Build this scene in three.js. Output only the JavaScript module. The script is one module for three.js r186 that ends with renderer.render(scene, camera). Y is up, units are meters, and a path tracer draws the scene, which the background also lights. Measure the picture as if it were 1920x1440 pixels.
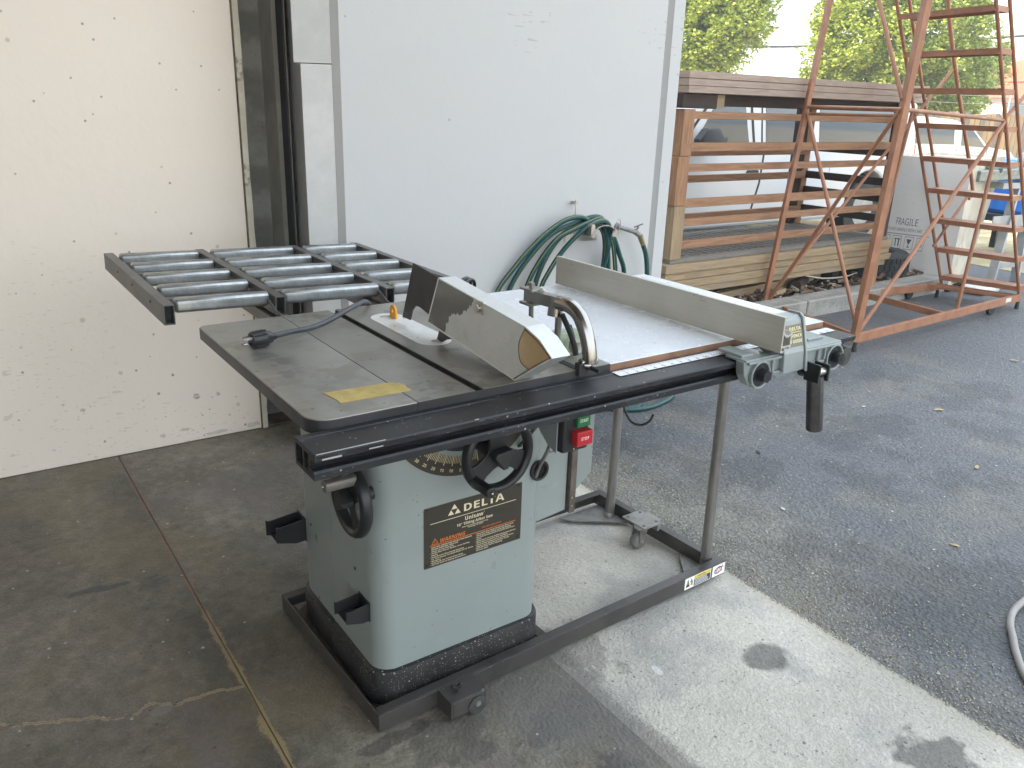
import * as THREE from 'three';
import { RoundedBoxGeometry } from 'three/addons/geometries/RoundedBoxGeometry.js';
import { mergeGeometries, toCreasedNormals } from 'three/addons/utils/BufferGeometryUtils.js';

// ---------------------------------------------------------------- camera, sky, sun, exposure
const scene = new THREE.Scene();
const camera = new THREE.PerspectiveCamera(50.57, 4 / 3, 0.05, 400);
camera.rotation.order = 'YXZ';
camera.position.set(-0.451, 1.424, 1.1978);
camera.rotation.set(-0.3355, -0.6187, 0.0328);
const renderer = new THREE.WebGLRenderer({ antialias: true });
renderer.toneMapping = THREE.LinearToneMapping;
renderer.toneMappingExposure = 2.8;
renderer.shadowMap.enabled = true;

const SUN = new THREE.Vector3(-1, 0.70, -0.22).normalize();
{
  const W = 512, H = 256, d = new Float32Array(W * H * 4), v = new THREE.Vector3();
  for (let j = 0; j < H; j++) for (let i = 0; i < W; i++) {
    const el = ((j + 0.5) / H - 0.5) * Math.PI, az = ((i + 0.5) / W - 0.5) * 2 * Math.PI;
    v.set(Math.cos(el) * Math.cos(az), Math.sin(el), Math.cos(el) * Math.sin(az));
    const up = Math.max(0, Math.sin(el)), c = v.dot(SUN);
    const hz = Math.exp(-up * 3.2), glow = 0.55 * Math.pow(Math.max(0, c), 6) + 0.5 * Math.pow(Math.max(0, c), 60);
    const o = (j * W + i) * 4;
    d[o] = 0.74 + 0.44 * hz + glow * 1.05; d[o + 1] = 0.87 + 0.35 * hz + glow; d[o + 2] = 1.02 + 0.22 * hz + glow * 0.85; d[o + 3] = 1;
  }
  const t = new THREE.DataTexture(d, W, H, THREE.RGBAFormat, THREE.FloatType);
  t.mapping = THREE.EquirectangularReflectionMapping; t.magFilter = t.minFilter = THREE.LinearFilter; t.needsUpdate = true;
  scene.background = t; scene.environment = t;
}
const sun = new THREE.DirectionalLight(0xffe4bd, 5);
sun.position.copy(SUN).multiplyScalar(60); sun.target.position.set(8, 0, -4); sun.position.add(sun.target.position);
sun.castShadow = true; sun.shadow.mapSize.set(4096, 4096);
Object.assign(sun.shadow.camera, { left: -30, right: 30, top: 30, bottom: -30, near: 1, far: 160 });
scene.add(sun, sun.target);
scene.fog = new THREE.FogExp2(0xe6eef2, 0.004);

// ---------------------------------------------------------------- helpers: random, noise, textures
let seed = 12345;
const rnd = () => { seed = (seed + 0x6D2B79F5) | 0; let t = Math.imul(seed ^ (seed >>> 15), 1 | seed); t = (t + Math.imul(t ^ (t >>> 7), 61 | t)) ^ t; return ((t ^ (t >>> 14)) >>> 0) / 4294967296; };
const rr = (a, b) => a + (b - a) * rnd();
const HT = new Float32Array(1 << 20); for (let i = 0; i < HT.length; i++) HT[i] = rnd();
const hsh = (x, y, s) => HT[((x * 1013 + s * 7919) & 1023) << 10 | ((y * 619 + s * 104729 + (x >> 3)) & 1023)];
function vn(x, y, p, s) { // tileable value noise, period p
  const xi = Math.floor(x), yi = Math.floor(y); let fx = x - xi, fy = y - yi; fx = fx * fx * (3 - 2 * fx); fy = fy * fy * (3 - 2 * fy);
  const x0 = ((xi % p) + p) % p, x1 = (x0 + 1) % p, y0 = ((yi % p) + p) % p, y1 = (y0 + 1) % p;
  const a = hsh(x0, y0, s), b = hsh(x1, y0, s), c = hsh(x0, y1, s), e = hsh(x1, y1, s);
  return a + (b - a) * fx + (c - a) * fy + (a - b - c + e) * fx * fy;
}
function fbm(u, v, p, oct, s) { let f = 0, a = 0.5, n = 0; for (let i = 0; i < oct; i++) { f += a * vn(u * p, v * p, p, s + i * 17); n += a; a *= 0.55; p *= 2; } return f / n; }
const cl = (x, a = 0, b = 1) => Math.min(b, Math.max(a, x));
const ss = (a, b, x) => { const t = cl((x - a) / (b - a)); return t * t * (3 - 2 * t); };
const mix = (a, b, t) => a + (b - a) * t;
const mix3 = (a, b, t) => [mix(a[0], b[0], t), mix(a[1], b[1], t), mix(a[2], b[2], t)];
const mul3 = (a, k) => [a[0] * k, a[1] * k, a[2] * k];
const enc = (l) => 255 * (l <= 0.0031308 ? 12.92 * cl(l) : 1.055 * Math.pow(cl(l), 1 / 2.4) - 0.055);
const lin = (h) => { const c = new THREE.Color(h); return [c.r, c.g, c.b]; };
function tex(w, h, fn, metres, gray) { // fn(u, v) -> linear rgb (or a grey 0..1)
  const d = new Uint8Array(w * h * 4);
  for (let j = 0; j < h; j++) for (let i = 0; i < w; i++) {
    const r = fn((i + 0.5) / w, (j + 0.5) / h), o = (j * w + i) * 4;
    if (gray) d[o] = d[o + 1] = d[o + 2] = 255 * cl(r); else { d[o] = enc(r[0]); d[o + 1] = enc(r[1]); d[o + 2] = enc(r[2]); }
    d[o + 3] = 255;
  }
  const t = new THREE.DataTexture(d, w, h); t.wrapS = t.wrapT = THREE.RepeatWrapping; t.magFilter = THREE.LinearFilter; t.minFilter = THREE.LinearMipmapLinearFilter; t.generateMipmaps = true; t.anisotropy = 8;
  if (!gray) t.colorSpace = THREE.SRGBColorSpace;
  if (metres) t.repeat.set(1 / metres, 1 / (metres * h / w));
  t.needsUpdate = true; return t;
}
function canvasTex(w, h, draw) {
  const c = document.createElement('canvas'); c.width = w; c.height = h; draw(c.getContext('2d'), w, h);
  const t = new THREE.CanvasTexture(c); t.colorSpace = THREE.SRGBColorSpace; t.anisotropy = 8; return t;
}
const std = (o) => new THREE.MeshStandardMaterial(Object.assign({ roughness: 0.6, metalness: 0 }, o));
const phys = (o) => new THREE.MeshPhysicalMaterial(Object.assign({ roughness: 0.6, metalness: 0 }, o));
// a mottled paint or metal: base colour, second colour, grain scale
const neutral = {}; // shared grey variation maps: contrast class and size class
function neutralMap(k, metres) {
  const c = k < 1.15 ? 1.1 : k < 1.35 ? 1.28 : k < 1.65 ? 1.5 : 1.9, m = metres < 0.12 ? 0.1 : metres < 0.25 ? 0.2 : metres < 0.7 ? 0.5 : 2.5, key = c + '_' + m;
  return neutral[key] || (neutral[key] = tex(384, 384, (u, v) => { const n = ss(0.28, 0.72, fbm(u, v, 6, 5, 7)), g = 0.94 + 0.06 * vn(u * 190, v * 190, 190, 8); const w = (1 / c + (1 - 1 / c) * n) * g; return [w, w, w]; }, m));
}
const roughVar = tex(256, 256, (u, v) => 0.78 + 0.22 * fbm(u, v, 10, 4, 9), 0.4, true);
function mottled(a, b, metres, p, s, o = {}, extra) {
  const A = typeof a === 'string' ? lin(a) : a, B = typeof b === 'string' ? lin(b) : b;
  if (!extra) { const sa = A[0] + A[1] + A[2], sb = B[0] + B[1] + B[2], hi = sb > sa ? B : A, k = Math.max(sa, sb) / Math.min(sa, sb); return std(Object.assign({ map: neutralMap(k, metres), color: new THREE.Color(...hi), roughnessMap: roughVar }, o)); }
  const m = tex(384, 384, (u, v) => extra(mix3(A, B, ss(0.3, 0.7, fbm(u, v, p, 5, s))), u, v), metres);
  return std(Object.assign({ map: m, roughnessMap: roughVar }, o));
}
const specks = (u, v, n, s, lo, size) => { // sparse round specks on a lattice: 0..1
  const x = u * n, y = v * n, xi = Math.floor(x), yi = Math.floor(y), h = hsh(xi, yi, s); if (h < lo) return 0;
  const cx = 0.3 + 0.4 * hsh(xi, yi, s + 1), cy = 0.3 + 0.4 * hsh(xi, yi, s + 2), r = size * (0.4 + 0.6 * hsh(xi, yi, s + 3));
  return 1 - ss(r * 0.6, r, Math.hypot(x - xi - cx, y - yi - cy));
};

// ---------------------------------------------------------------- helpers: geometry
const V = (x, y, z) => new THREE.Vector3(x, y, z);
function box(x0, x1, y0, y1, z0, z1, b = 0.0015) {
  const w = Math.abs(x1 - x0), h = Math.abs(y1 - y0), d = Math.abs(z1 - z0);
  b = Math.min(b, w * 0.3, h * 0.3, d * 0.3);
  const g = b > 0 ? new RoundedBoxGeometry(w, h, d, 1, b) : new THREE.BoxGeometry(w, h, d);
  return g.translate((x0 + x1) / 2, (y0 + y1) / 2, (z0 + z1) / 2);
}
function cyl(p, q, r0, r1 = r0, seg = 18, open = false) {
  const P = V(...p), Q = V(...q), L = P.distanceTo(Q), g = new THREE.CylinderGeometry(r1, r0, L, seg, 1, open);
  g.applyQuaternion(new THREE.Quaternion().setFromUnitVectors(V(0, 1, 0), Q.clone().sub(P).normalize()));
  return g.translate((P.x + Q.x) / 2, (P.y + Q.y) / 2, (P.z + Q.z) / 2);
}
// cylinder with rounded rims: lathe along p -> q
function roller(p, q, r, b = 0.006, seg = 24) {
  const P = V(...p), Q = V(...q), L = P.distanceTo(Q);
  const pts = [[0.0001, 0], [r - b, 0], [r - b * 0.3, b * 0.3], [r, b], [r, L - b], [r - b * 0.3, L - b * 0.3], [r - b, L], [0.0001, L]].map(a => new THREE.Vector2(...a));
  const g = toCreasedNormals(new THREE.LatheGeometry(pts, seg), 0.9);
  g.applyQuaternion(new THREE.Quaternion().setFromUnitVectors(V(0, 1, 0), Q.clone().sub(P).normalize()));
  return g.translate(P.x, P.y, P.z);
}
function tube(pts, r, n = 60, seg = 10, closed = false) { return new THREE.TubeGeometry(new THREE.CatmullRomCurve3(pts.map(p => V(...p)), closed, 'centripetal'), n, r, seg, closed); }
// beam of a rectangular section from p to q; w across (side), h along 'up'
function beam(p, q, w, h, up = [0, 1, 0], b = 0.001) {
  const P = V(...p), Q = V(...q), L = P.distanceTo(Q), z = Q.clone().sub(P).normalize();
  const x = V(...up).cross(z).normalize(), y = z.clone().cross(x);
  const g = b > 0 ? new RoundedBoxGeometry(w, h, L, 1, Math.min(b, w * 0.3, h * 0.3)) : new THREE.BoxGeometry(w, h, L);
  const m = new THREE.Matrix4().makeBasis(x, y, z).setPosition((P.x + Q.x) / 2, (P.y + Q.y) / 2, (P.z + Q.z) / 2);
  g.userData.local = 1; return g.applyMatrix4(m);
}
// extrude an outline in a plane ('xy', 'zy' or 'xz') from d0 to d1 along the third axis
function ext(pts, plane, d0, d1, o = {}) {
  const f = plane === 'xy' ? (a) => a : plane === 'zy' ? ([a, b]) => [-a, b] : ([a, b]) => [a, -b];
  const mk = (p, S) => { const s = new S(); p.map(f).forEach((q, i) => i ? s.lineTo(...q) : s.moveTo(...q)); return s; };
  const s = mk(pts, THREE.Shape); (o.holes || []).forEach(h => s.holes.push(mk(h, THREE.Path)));
  const b = o.bevel || 0, D = Math.abs(d1 - d0);
  let g = new THREE.ExtrudeGeometry(s, { depth: Math.max(0.0001, D - 2 * b), bevelEnabled: b > 0, bevelSize: b, bevelThickness: b, bevelOffset: -b, bevelSegments: 2, curveSegments: 8 });
  g.translate(0, 0, Math.min(d0, d1) + b);
  if (plane === 'zy') g.rotateY(Math.PI / 2); else if (plane === 'xz') g.rotateX(-Math.PI / 2);
  return o.smooth ? toCreasedNormals(g, 0.55) : g;
}
// rounded rectangle outline
function rrect(a0, a1, b0, b1, r, n = 6) {
  const R = Array.isArray(r) ? r : [r, r, r, r], o = [];
  [[a1, b1, 0], [a0, b1, 1], [a0, b0, 2], [a1, b0, 3]].forEach(([a, b, k]) => {
    const q = R[k], sa = a === a1 ? -1 : 1, sb = b === b1 ? -1 : 1;
    if (!q) { o.push([a, b]); return; }
    for (let i = 0; i <= n; i++) { const t = (k + i / n) * Math.PI / 2; o.push([a + sa * q + Math.cos(t) * q, b + sb * q + Math.sin(t) * q]); }
  });
  return o;
}
function circ(cx, cy, r, n = 32, a0 = 0, a1 = Math.PI * 2) { const o = []; const full = Math.abs(a1 - a0 - Math.PI * 2) < 1e-6; for (let i = 0; i < n + (full ? 0 : 1); i++) { const t = a0 + (a1 - a0) * i / n; o.push([cx + Math.cos(t) * r, cy + Math.sin(t) * r]); } return o; }
function ring(cx, cy, ri, ro, z0, z1) { const b = 0.0012, g = new THREE.LatheGeometry([[ri, z0], [ri, z1 - b], [ri + b, z1], [ro - b, z1], [ro, z1 - b], [ro, z0]].map(a => new THREE.Vector2(...a)), 36); g.rotateX(Math.PI / 2); return toCreasedNormals(g, 0.5).translate(cx, cy, 0); }
function boxUV(g) { // texture coordinates in metres, by the way each face points
  const p = g.attributes.position, n = g.attributes.normal, uv = new Float32Array(p.count * 2);
  for (let i = 0; i < p.count; i++) {
    const ax = Math.abs(n.getX(i)), ay = Math.abs(n.getY(i)), az = Math.abs(n.getZ(i));
    const x = p.getX(i), y = p.getY(i), z = p.getZ(i);
    if (ay >= ax && ay >= az) { uv[2 * i] = x; uv[2 * i + 1] = z; } else if (ax >= az) { uv[2 * i] = z; uv[2 * i + 1] = y; } else { uv[2 * i] = x; uv[2 * i + 1] = y; }
  }
  g.setAttribute('uv', new THREE.BufferAttribute(uv, 2)); return g;
}
function geo(gs, keepUV) {
  const a = (Array.isArray(gs) ? gs : [gs]).map(g => { g = g.index ? g.toNonIndexed() : g; for (const k of Object.keys(g.attributes)) if (!['position', 'normal', 'uv'].includes(k)) g.deleteAttribute(k); g.morphAttributes = {}; if (!g.attributes.uv) boxUV(g); return g; });
  const g = a.length > 1 ? mergeGeometries(a) : a[0];
  return keepUV ? g : boxUV(g);
}
const used = {};
function numbered(n) { const b = n.replace(/_\d{3}$/, ''); const k = used[b] || 0; used[b] = k + 1; return k ? b + '_' + String(k).padStart(3, '0') : b; }
function mesh(name, gs, mat, parent = scene, keepUV = false) {
  const m = new THREE.Mesh(geo(gs, keepUV), mat); m.name = parent === scene ? numbered(name) : name;
  m.castShadow = m.receiveShadow = true; parent.add(m); return m;
}
function each(name, list, mat, parent) { return list.map(g => mesh(name, g, mat, parent)); }
function thing(name, label, category, group, pos = [0, 0, 0], turn = 0) {
  const o = new THREE.Group(); o.name = numbered(name); o.position.set(...pos); o.rotation.y = turn; scene.add(o); return tag(o, label, category, group);
}
function tag(o, label, category, group) { Object.assign(o.userData, { label, category }); if (group) o.userData.group = group; return o; }
const struct = (o, label, category) => { o.userData.kind = 'structure'; if (label) tag(o, label, category); return o; };
// a flat printed sheet: four corners a(bottom-left) b(bottom-right) c(top-right) d(top-left)
function sheet(a, b, c, d) {
  const g = new THREE.BufferGeometry();
  g.setAttribute('position', new THREE.BufferAttribute(new Float32Array([...a, ...b, ...c, ...a, ...c, ...d]), 3));
  g.setAttribute('uv', new THREE.BufferAttribute(new Float32Array([0, 0, 1, 0, 1, 1, 0, 0, 1, 1, 0, 1]), 2));
  g.computeVertexNormals(); return g;
}

// ---------------------------------------------------------------- materials
const blackPaint = mottled([0.016, 0.017, 0.02], [0.024, 0.024, 0.027], 0.5, 6, 3, { roughness: 0.42 });
const railBlack = (() => { // worn black paint with bare metal chips along it
  const m = tex(1024, 1024, (u, v) => {
    let c = mix3([0.012, 0.0125, 0.015], [0.025, 0.026, 0.029], ss(0.35, 0.75, fbm(u, v, 5, 5, 31)));
    const dust = ss(0.55, 0.8, fbm(u, v, 8, 5, 33)) * vn(u * 300, v * 300, 300, 34); c = mix3(c, [0.2, 0.2, 0.2], dust * 0.25);
    const k = specks(u, v, 90, 35, 0.965, 0.3); c = mix3(c, [0.5, 0.5, 0.52], k * 0.8);
    const sc = ss(0.86, 0.9, vn(u * 90, v * 500, 1000, 36)) * ss(0.62, 0.7, vn(u * 8, v * 8, 8, 37)); return mix3(c, [0.2, 0.2, 0.22], sc * 0.5);
  }, 0.7); return std({ map: m, roughness: 0.4, metalness: 0.15 });
})();
const castIron = (() => {
  const m = tex(1024, 1024, (u, v) => {
    const n = fbm(u, v, 4, 6, 41), n2 = fbm(u, v, 9, 5, 42);
    let c = mix3([0.23, 0.22, 0.195], [0.292, 0.281, 0.253], ss(0.3, 0.7, n)); c = mix3(c, [0.17, 0.14, 0.105], ss(0.5, 0.75, n2) * 0.5);
    const g = vn(u * 8, v * 400, 1000, 43); c = mul3(c, 0.94 + 0.12 * g);
    const k = specks(u, v, 40, 44, 0.95, 0.25); c = mul3(c, 1 - 0.45 * k);
    const st = ss(0.58, 0.68, fbm(u * 1, v * 1, 14, 4, 45)) * ss(0.62, 0.72, vn(u * 3, v * 3, 3, 46)); return mul3(c, 1 - 0.28 * st);
  }, 0.69);
  return std({ map: m, roughness: 0.44, metalness: 0.35, roughnessMap: tex(512, 512, (u, v) => 0.75 + 0.25 * fbm(u, v, 6, 5, 47), 0.69, true) });
})();
const castEdge = mottled([0.035, 0.036, 0.04], [0.055, 0.055, 0.058], 0.4, 8, 48, { roughness: 0.5, metalness: 0.2 });
const cabinetPaint = mottled([0.268, 0.303, 0.288], [0.286, 0.322, 0.305], 0.6, 4, 51, { roughness: 0.33 }, (c, u, v) => { const k = specks(u, v, 46, 52, 0.975, 0.2); c = mul3(c, 1 - 0.5 * k); const d = ss(0.55, 0.75, fbm(u, v, 7, 5, 53)); return mix3(c, [0.24, 0.25, 0.215], d * 0.12); });
const plinthBlack = mottled([0.018, 0.018, 0.019], [0.03, 0.029, 0.028], 0.4, 6, 54, { roughness: 0.45 }, (c, u, v) => mix3(c, [0.42, 0.38, 0.32], Math.max(specks(u, v, 70, 55, 0.74, 0.3), specks(u, v, 33, 56, 0.9, 0.22)) * ss(0.4, 0.6, fbm(u, v, 4, 4, 57))));
const frameSteel = mottled([0.062, 0.057, 0.053], [0.088, 0.08, 0.073], 0.4, 6, 61, { roughness: 0.42, metalness: 0.35 }, (c, u, v) => mix3(c, [0.42, 0.38, 0.33], Math.max(specks(u, v, 80, 62, 0.86, 0.3), specks(u, v, 31, 63, 0.92, 0.2))* ss(0.3, 0.6, fbm(u, v, 4, 4, 64))));
const rackSteel = mottled([0.115, 0.11, 0.102], [0.15, 0.143, 0.133], 0.5, 7, 65, { roughness: 0.5, metalness: 0.2 });
const galv = mottled([0.36, 0.375, 0.375], [0.46, 0.475, 0.47], 0.3, 12, 66, { roughness: 0.42, metalness: 0.8 }, (c, u, v) => { const q = vn(u * 60, v * 60, 60, 67); c = mul3(c, 0.94 + 0.12 * q); return mix3(c, [0.25, 0.24, 0.22], ss(0.6, 0.8, fbm(u, v, 9, 4, 68)) * 0.25); });
const laminate = mottled([0.71, 0.73, 0.76], [0.75, 0.77, 0.8], 0.8, 5, 71, { roughness: 0.3 }, (c, u, v) => { const s = ss(0.88, 0.92, vn(u * 60, v * 380, 1000, 72)) * ss(0.66, 0.8, vn(u * 5, v * 5, 5, 73)); c = mul3(c, 1 - 0.4 * s); const k = specks(u, v, 30, 74, 0.965, 0.16); c = mix3(c, [0.2, 0.18, 0.16], k * 0.6); return mix3(c, [0.5, 0.46, 0.4], ss(0.6, 0.85, fbm(u, v, 9, 5, 75)) * 0.06); });
const chipboard = mottled([0.2, 0.1, 0.055], [0.31, 0.17, 0.1], 0.15, 20, 76, { roughness: 0.85 });
const anodised = mottled([0.45, 0.43, 0.37], [0.5, 0.48, 0.42], 0.5, 4, 77, { roughness: 0.38, metalness: 0.2 }, (c, u, v) => { const g = vn(u * 5, v * 300, 1000, 78); c = mul3(c, 0.95 + 0.1 * g); const s = ss(0.88, 0.92, vn(u * 40, v * 330, 1000, 79)) * ss(0.66, 0.75, vn(u * 6, v * 6, 6, 80)); return mul3(c, 1 - 0.5 * s); });
const greyCasting = mottled([0.25, 0.285, 0.28], [0.29, 0.325, 0.32], 0.3, 8, 81, { roughness: 0.34, metalness: 0.1 });
const blackPlastic = std({ color: new THREE.Color(0.015, 0.015, 0.016), roughness: 0.38 });
const blackMatte = mottled([0.02, 0.02, 0.02], [0.034, 0.033, 0.032], 0.15, 10, 83, { roughness: 0.6 });
const gripRubber = mottled([0.035, 0.034, 0.032], [0.062, 0.06, 0.056], 0.12, 10, 84, { roughness: 0.75 });
const chrome = std({ color: new THREE.Color(0.38, 0.365, 0.345), roughness: 0.22, metalness: 1 });
const toolSteel = mottled([0.26, 0.25, 0.23], [0.34, 0.325, 0.3], 0.2, 14, 90, { roughness: 0.36, metalness: 0.75 });
const brushed = mottled([0.45, 0.43, 0.39], [0.6, 0.57, 0.52], 0.2, 14, 85, { roughness: 0.34, metalness: 0.85 });
const steelPipe = mottled([0.2, 0.19, 0.175], [0.27, 0.255, 0.235], 0.3, 8, 86, { roughness: 0.42, metalness: 0.5 });
const miterGreen = mottled([0.3, 0.39, 0.26], [0.36, 0.44, 0.3], 0.1, 6, 87, { roughness: 0.5 });
const whitePlastic = mottled([0.66, 0.66, 0.64], [0.72, 0.72, 0.7], 0.15, 6, 88, { roughness: 0.4 }, (c, u, v) => mix3(c, [0.5, 0.42, 0.3], ss(0.6, 0.8, fbm(u, v, 6, 4, 89)) * 0.3));
const orangePlastic = std({ color: new THREE.Color(0.8, 0.36, 0.03), roughness: 0.4 });
const redPlastic = std({ color: new THREE.Color(0.55, 0.025, 0.03), roughness: 0.35 });
const greenPlastic = std({ color: new THREE.Color(0.02, 0.16, 0.06), roughness: 0.4 });
const hingeBrown = mottled([0.13, 0.105, 0.085], [0.19, 0.155, 0.13], 0.2, 12, 91, { roughness: 0.5, metalness: 0.4 });
const whiteWall = (() => {
  const m = tex(1536, 1536, (u, v) => {
    let c = mix3([0.52, 0.515, 0.505], [0.55, 0.545, 0.535], fbm(u, v, 4, 5, 101));
    const cr = Math.abs(fbm(u, v, 5, 5, 102) - 0.5), mk = ss(0.6, 0.68, vn(u * 5, v * 5, 5, 103)); c = mul3(c, 1 - 0.32 * (1 - ss(0.001, 0.005, cr)) * mk);
    const k = specks(u, v, 26, 104, 0.975, 0.12); c = mix3(c, [0.3, 0.29, 0.27], k * 0.7);
    const s = ss(0.86, 0.9, vn(u * 70, v * 420, 1000, 105)) * ss(0.7, 0.8, vn(u * 7, v * 7, 7, 106)); return mul3(c, 1 - 0.2 * s);
  }, 2.4);
  return std({ map: m, roughness: 0.7, bumpMap: tex(512, 512, (u, v) => fbm(u, v, 16, 5, 107), 0.5, true), bumpScale: 0.0005 });
})();
const creamWall = (() => {
  const m = tex(1536, 1536, (u, v) => {
    let c = mix3([0.82, 0.72, 0.61], [0.88, 0.785, 0.68], fbm(u, v, 3, 5, 111));
    const k = Math.max(specks(u, v, 34, 112, 0.955, 0.13), specks(u, v, 80, 113, 0.975, 0.2)); c = mix3(c, [0.2, 0.16, 0.12], k * 0.75);
    const b = specks(u, v, 22, 114, 0.965, 0.12); c = mix3(c, [0.5, 0.43, 0.33], b * 0.6);
    const s = ss(0.86, 0.9, vn(u * 120, v * 400, 1000, 115)) * ss(0.66, 0.75, vn(u * 6, v * 6, 6, 116)); c = mix3(c, [0.3, 0.25, 0.2], s * 0.25);
    return c;
  }, 2.4);
  return std({ map: m, roughness: 0.62, bumpMap: tex(512, 512, (u, v) => fbm(u, v, 12, 5, 117), 0.6, true), bumpScale: 0.0012 });
})();
const revealLitPaint = mottled([0.72, 0.715, 0.69], [0.76, 0.755, 0.73], 0.5, 6, 120, { roughness: 0.6 });  // same wall paint, lightened to stand in for light on the reveal
const creamTrim = mottled([0.55, 0.5, 0.4], [0.64, 0.6, 0.5], 0.4, 8, 118, { roughness: 0.8 }, (c, u, v) => mix3(c, [0.2, 0.15, 0.09], ss(0.62, 0.72, fbm(u, v, 6, 5, 119)) * 0.7));
const rawConcrete = mottled([0.2, 0.195, 0.175], [0.33, 0.32, 0.29], 0.6, 5, 121, { roughness: 0.9 }, (c, u, v) => { const k = specks(u, v, 60, 122, 0.93, 0.3); return mul3(c, 1 - 0.5 * k); });
const jambSteel = mottled([0.3, 0.29, 0.26], [0.36, 0.35, 0.31], 0.5, 6, 123, { roughness: 0.5 });
const hoseGreen = std({ color: new THREE.Color(0.013, 0.07, 0.066), roughness: 0.38 });
const hoseYellow = std({ color: new THREE.Color(0.3, 0.3, 0.11), roughness: 0.45 });
const orangePaint = mottled([0.315, 0.132, 0.064], [0.39, 0.175, 0.088], 0.5, 6, 125, { roughness: 0.5 }, (c, u, v) => { const r = ss(0.6, 0.72, fbm(u, v, 9, 5, 126)); c = mix3(c, [0.24, 0.12, 0.085], r * 0.6); const k = specks(u, v, 50, 127, 0.96, 0.25); return mix3(c, [0.6, 0.5, 0.42], k * 0.5); });
const wood = (a, b, s, gray = 0) => { const A = lin(a), B = lin(b); const mk = (rot) => tex(512, 512, (u, v) => { if (rot) [u, v] = [v, u]; const w = fbm(u, v, 3, 4, s); const g = vn(u * 4 + w, v * 56 + w * 5, 1000, s + 1), f = vn(u * 14, v * 220, 1000, s + 2); let c = mix3(A, B, cl(0.55 * g + 0.3 * f + 0.3 * w)); return mix3(c, [0.2, 0.19, 0.18], gray * ss(0.35, 0.75, fbm(u, v, 5, 4, s + 3))); }, 0.6); return { x: std({ map: mk(false), roughness: 0.8 }), y: std({ map: mk(true), roughness: 0.8 }) }; };
const WM = wood('#b9a594', '#927f72', 145, 0.1), WB = wood('#b58c69', '#886248', 131), WL = wood('#b49d7d', '#8d7657', 135, 0.35), WG = wood('#8d8478', '#6c655c', 139, 0.4), WD = wood('#4a3a30', '#332822', 143);
const rubber = mottled([0.018, 0.018, 0.019], [0.035, 0.034, 0.033], 0.3, 8, 147, { roughness: 0.75 });
const galvLeg = mottled([0.32, 0.34, 0.36], [0.42, 0.44, 0.46], 0.4, 8, 149, { roughness: 0.45, metalness: 0.4 });
const carWhite = phys({ color: new THREE.Color(0.68, 0.69, 0.7), roughness: 0.35, clearcoat: 0.8, clearcoatRoughness: 0.1 });
const carGlass = phys({ color: new THREE.Color(0.045, 0.07, 0.095), roughness: 0.05, metalness: 0, clearcoat: 1, clearcoatRoughness: 0.03 });  // blue base tint stands in for sky reflected in the windows
const carDark = std({ color: new THREE.Color(0.02, 0.021, 0.023), roughness: 0.5 });
const warmLitCard = mottled([0.5, 0.45, 0.35], [0.58, 0.53, 0.43], 0.7, 4, 151, { roughness: 0.75 }, (c, u, v) => mix3(c, [0.3, 0.27, 0.22], ss(0.62, 0.78, fbm(u, v, 6, 5, 152)) * 0.5));  // white box side tinted yellow for warm light off the sunlit ground

// ---------------------------------------------------------------- the setting: ground, slabs
const FX = -1.3, FW = 2.02, FZ = -2.2, FD = 3.0; // the part of the floor that has its own map
const seg = (x, z, x0, z0, x1, z1) => { const t = cl(((x - x0) * (x1 - x0) + (z - z0) * (z1 - z0)) / ((x1 - x0) ** 2 + (z1 - z0) ** 2)); return Math.hypot(x - x0 - t * (x1 - x0), z - z0 - t * (z1 - z0)); };
const crackLine = (x, z) => { const w = 0.03 * (fbm(x + 2, 0.5, 14, 4, 161) - 0.5) * 2; return Math.min(seg(x, z + w, -0.524, -0.72, -0.291, -0.611), seg(x, z + w, -0.291, -0.611, -0.012, -0.566), seg(x, z + w, -1.3, -0.95, -0.524, -0.72)); };
const stain = (x, z, cx, cz, rx, rz, s, rag = 0.5) => { if (Math.abs(x - cx) > rx * (1.1 + rag) || Math.abs(z - cz) > rz * (1.1 + rag)) return 0; const n = fbm(x + 3, z + 3, 22, 4, s) - 0.5; const d = Math.hypot((x - cx) / rx, (z - cz) / rz) + n * rag * 2; return 1 - ss(0.75, 1.1, d); };
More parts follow.
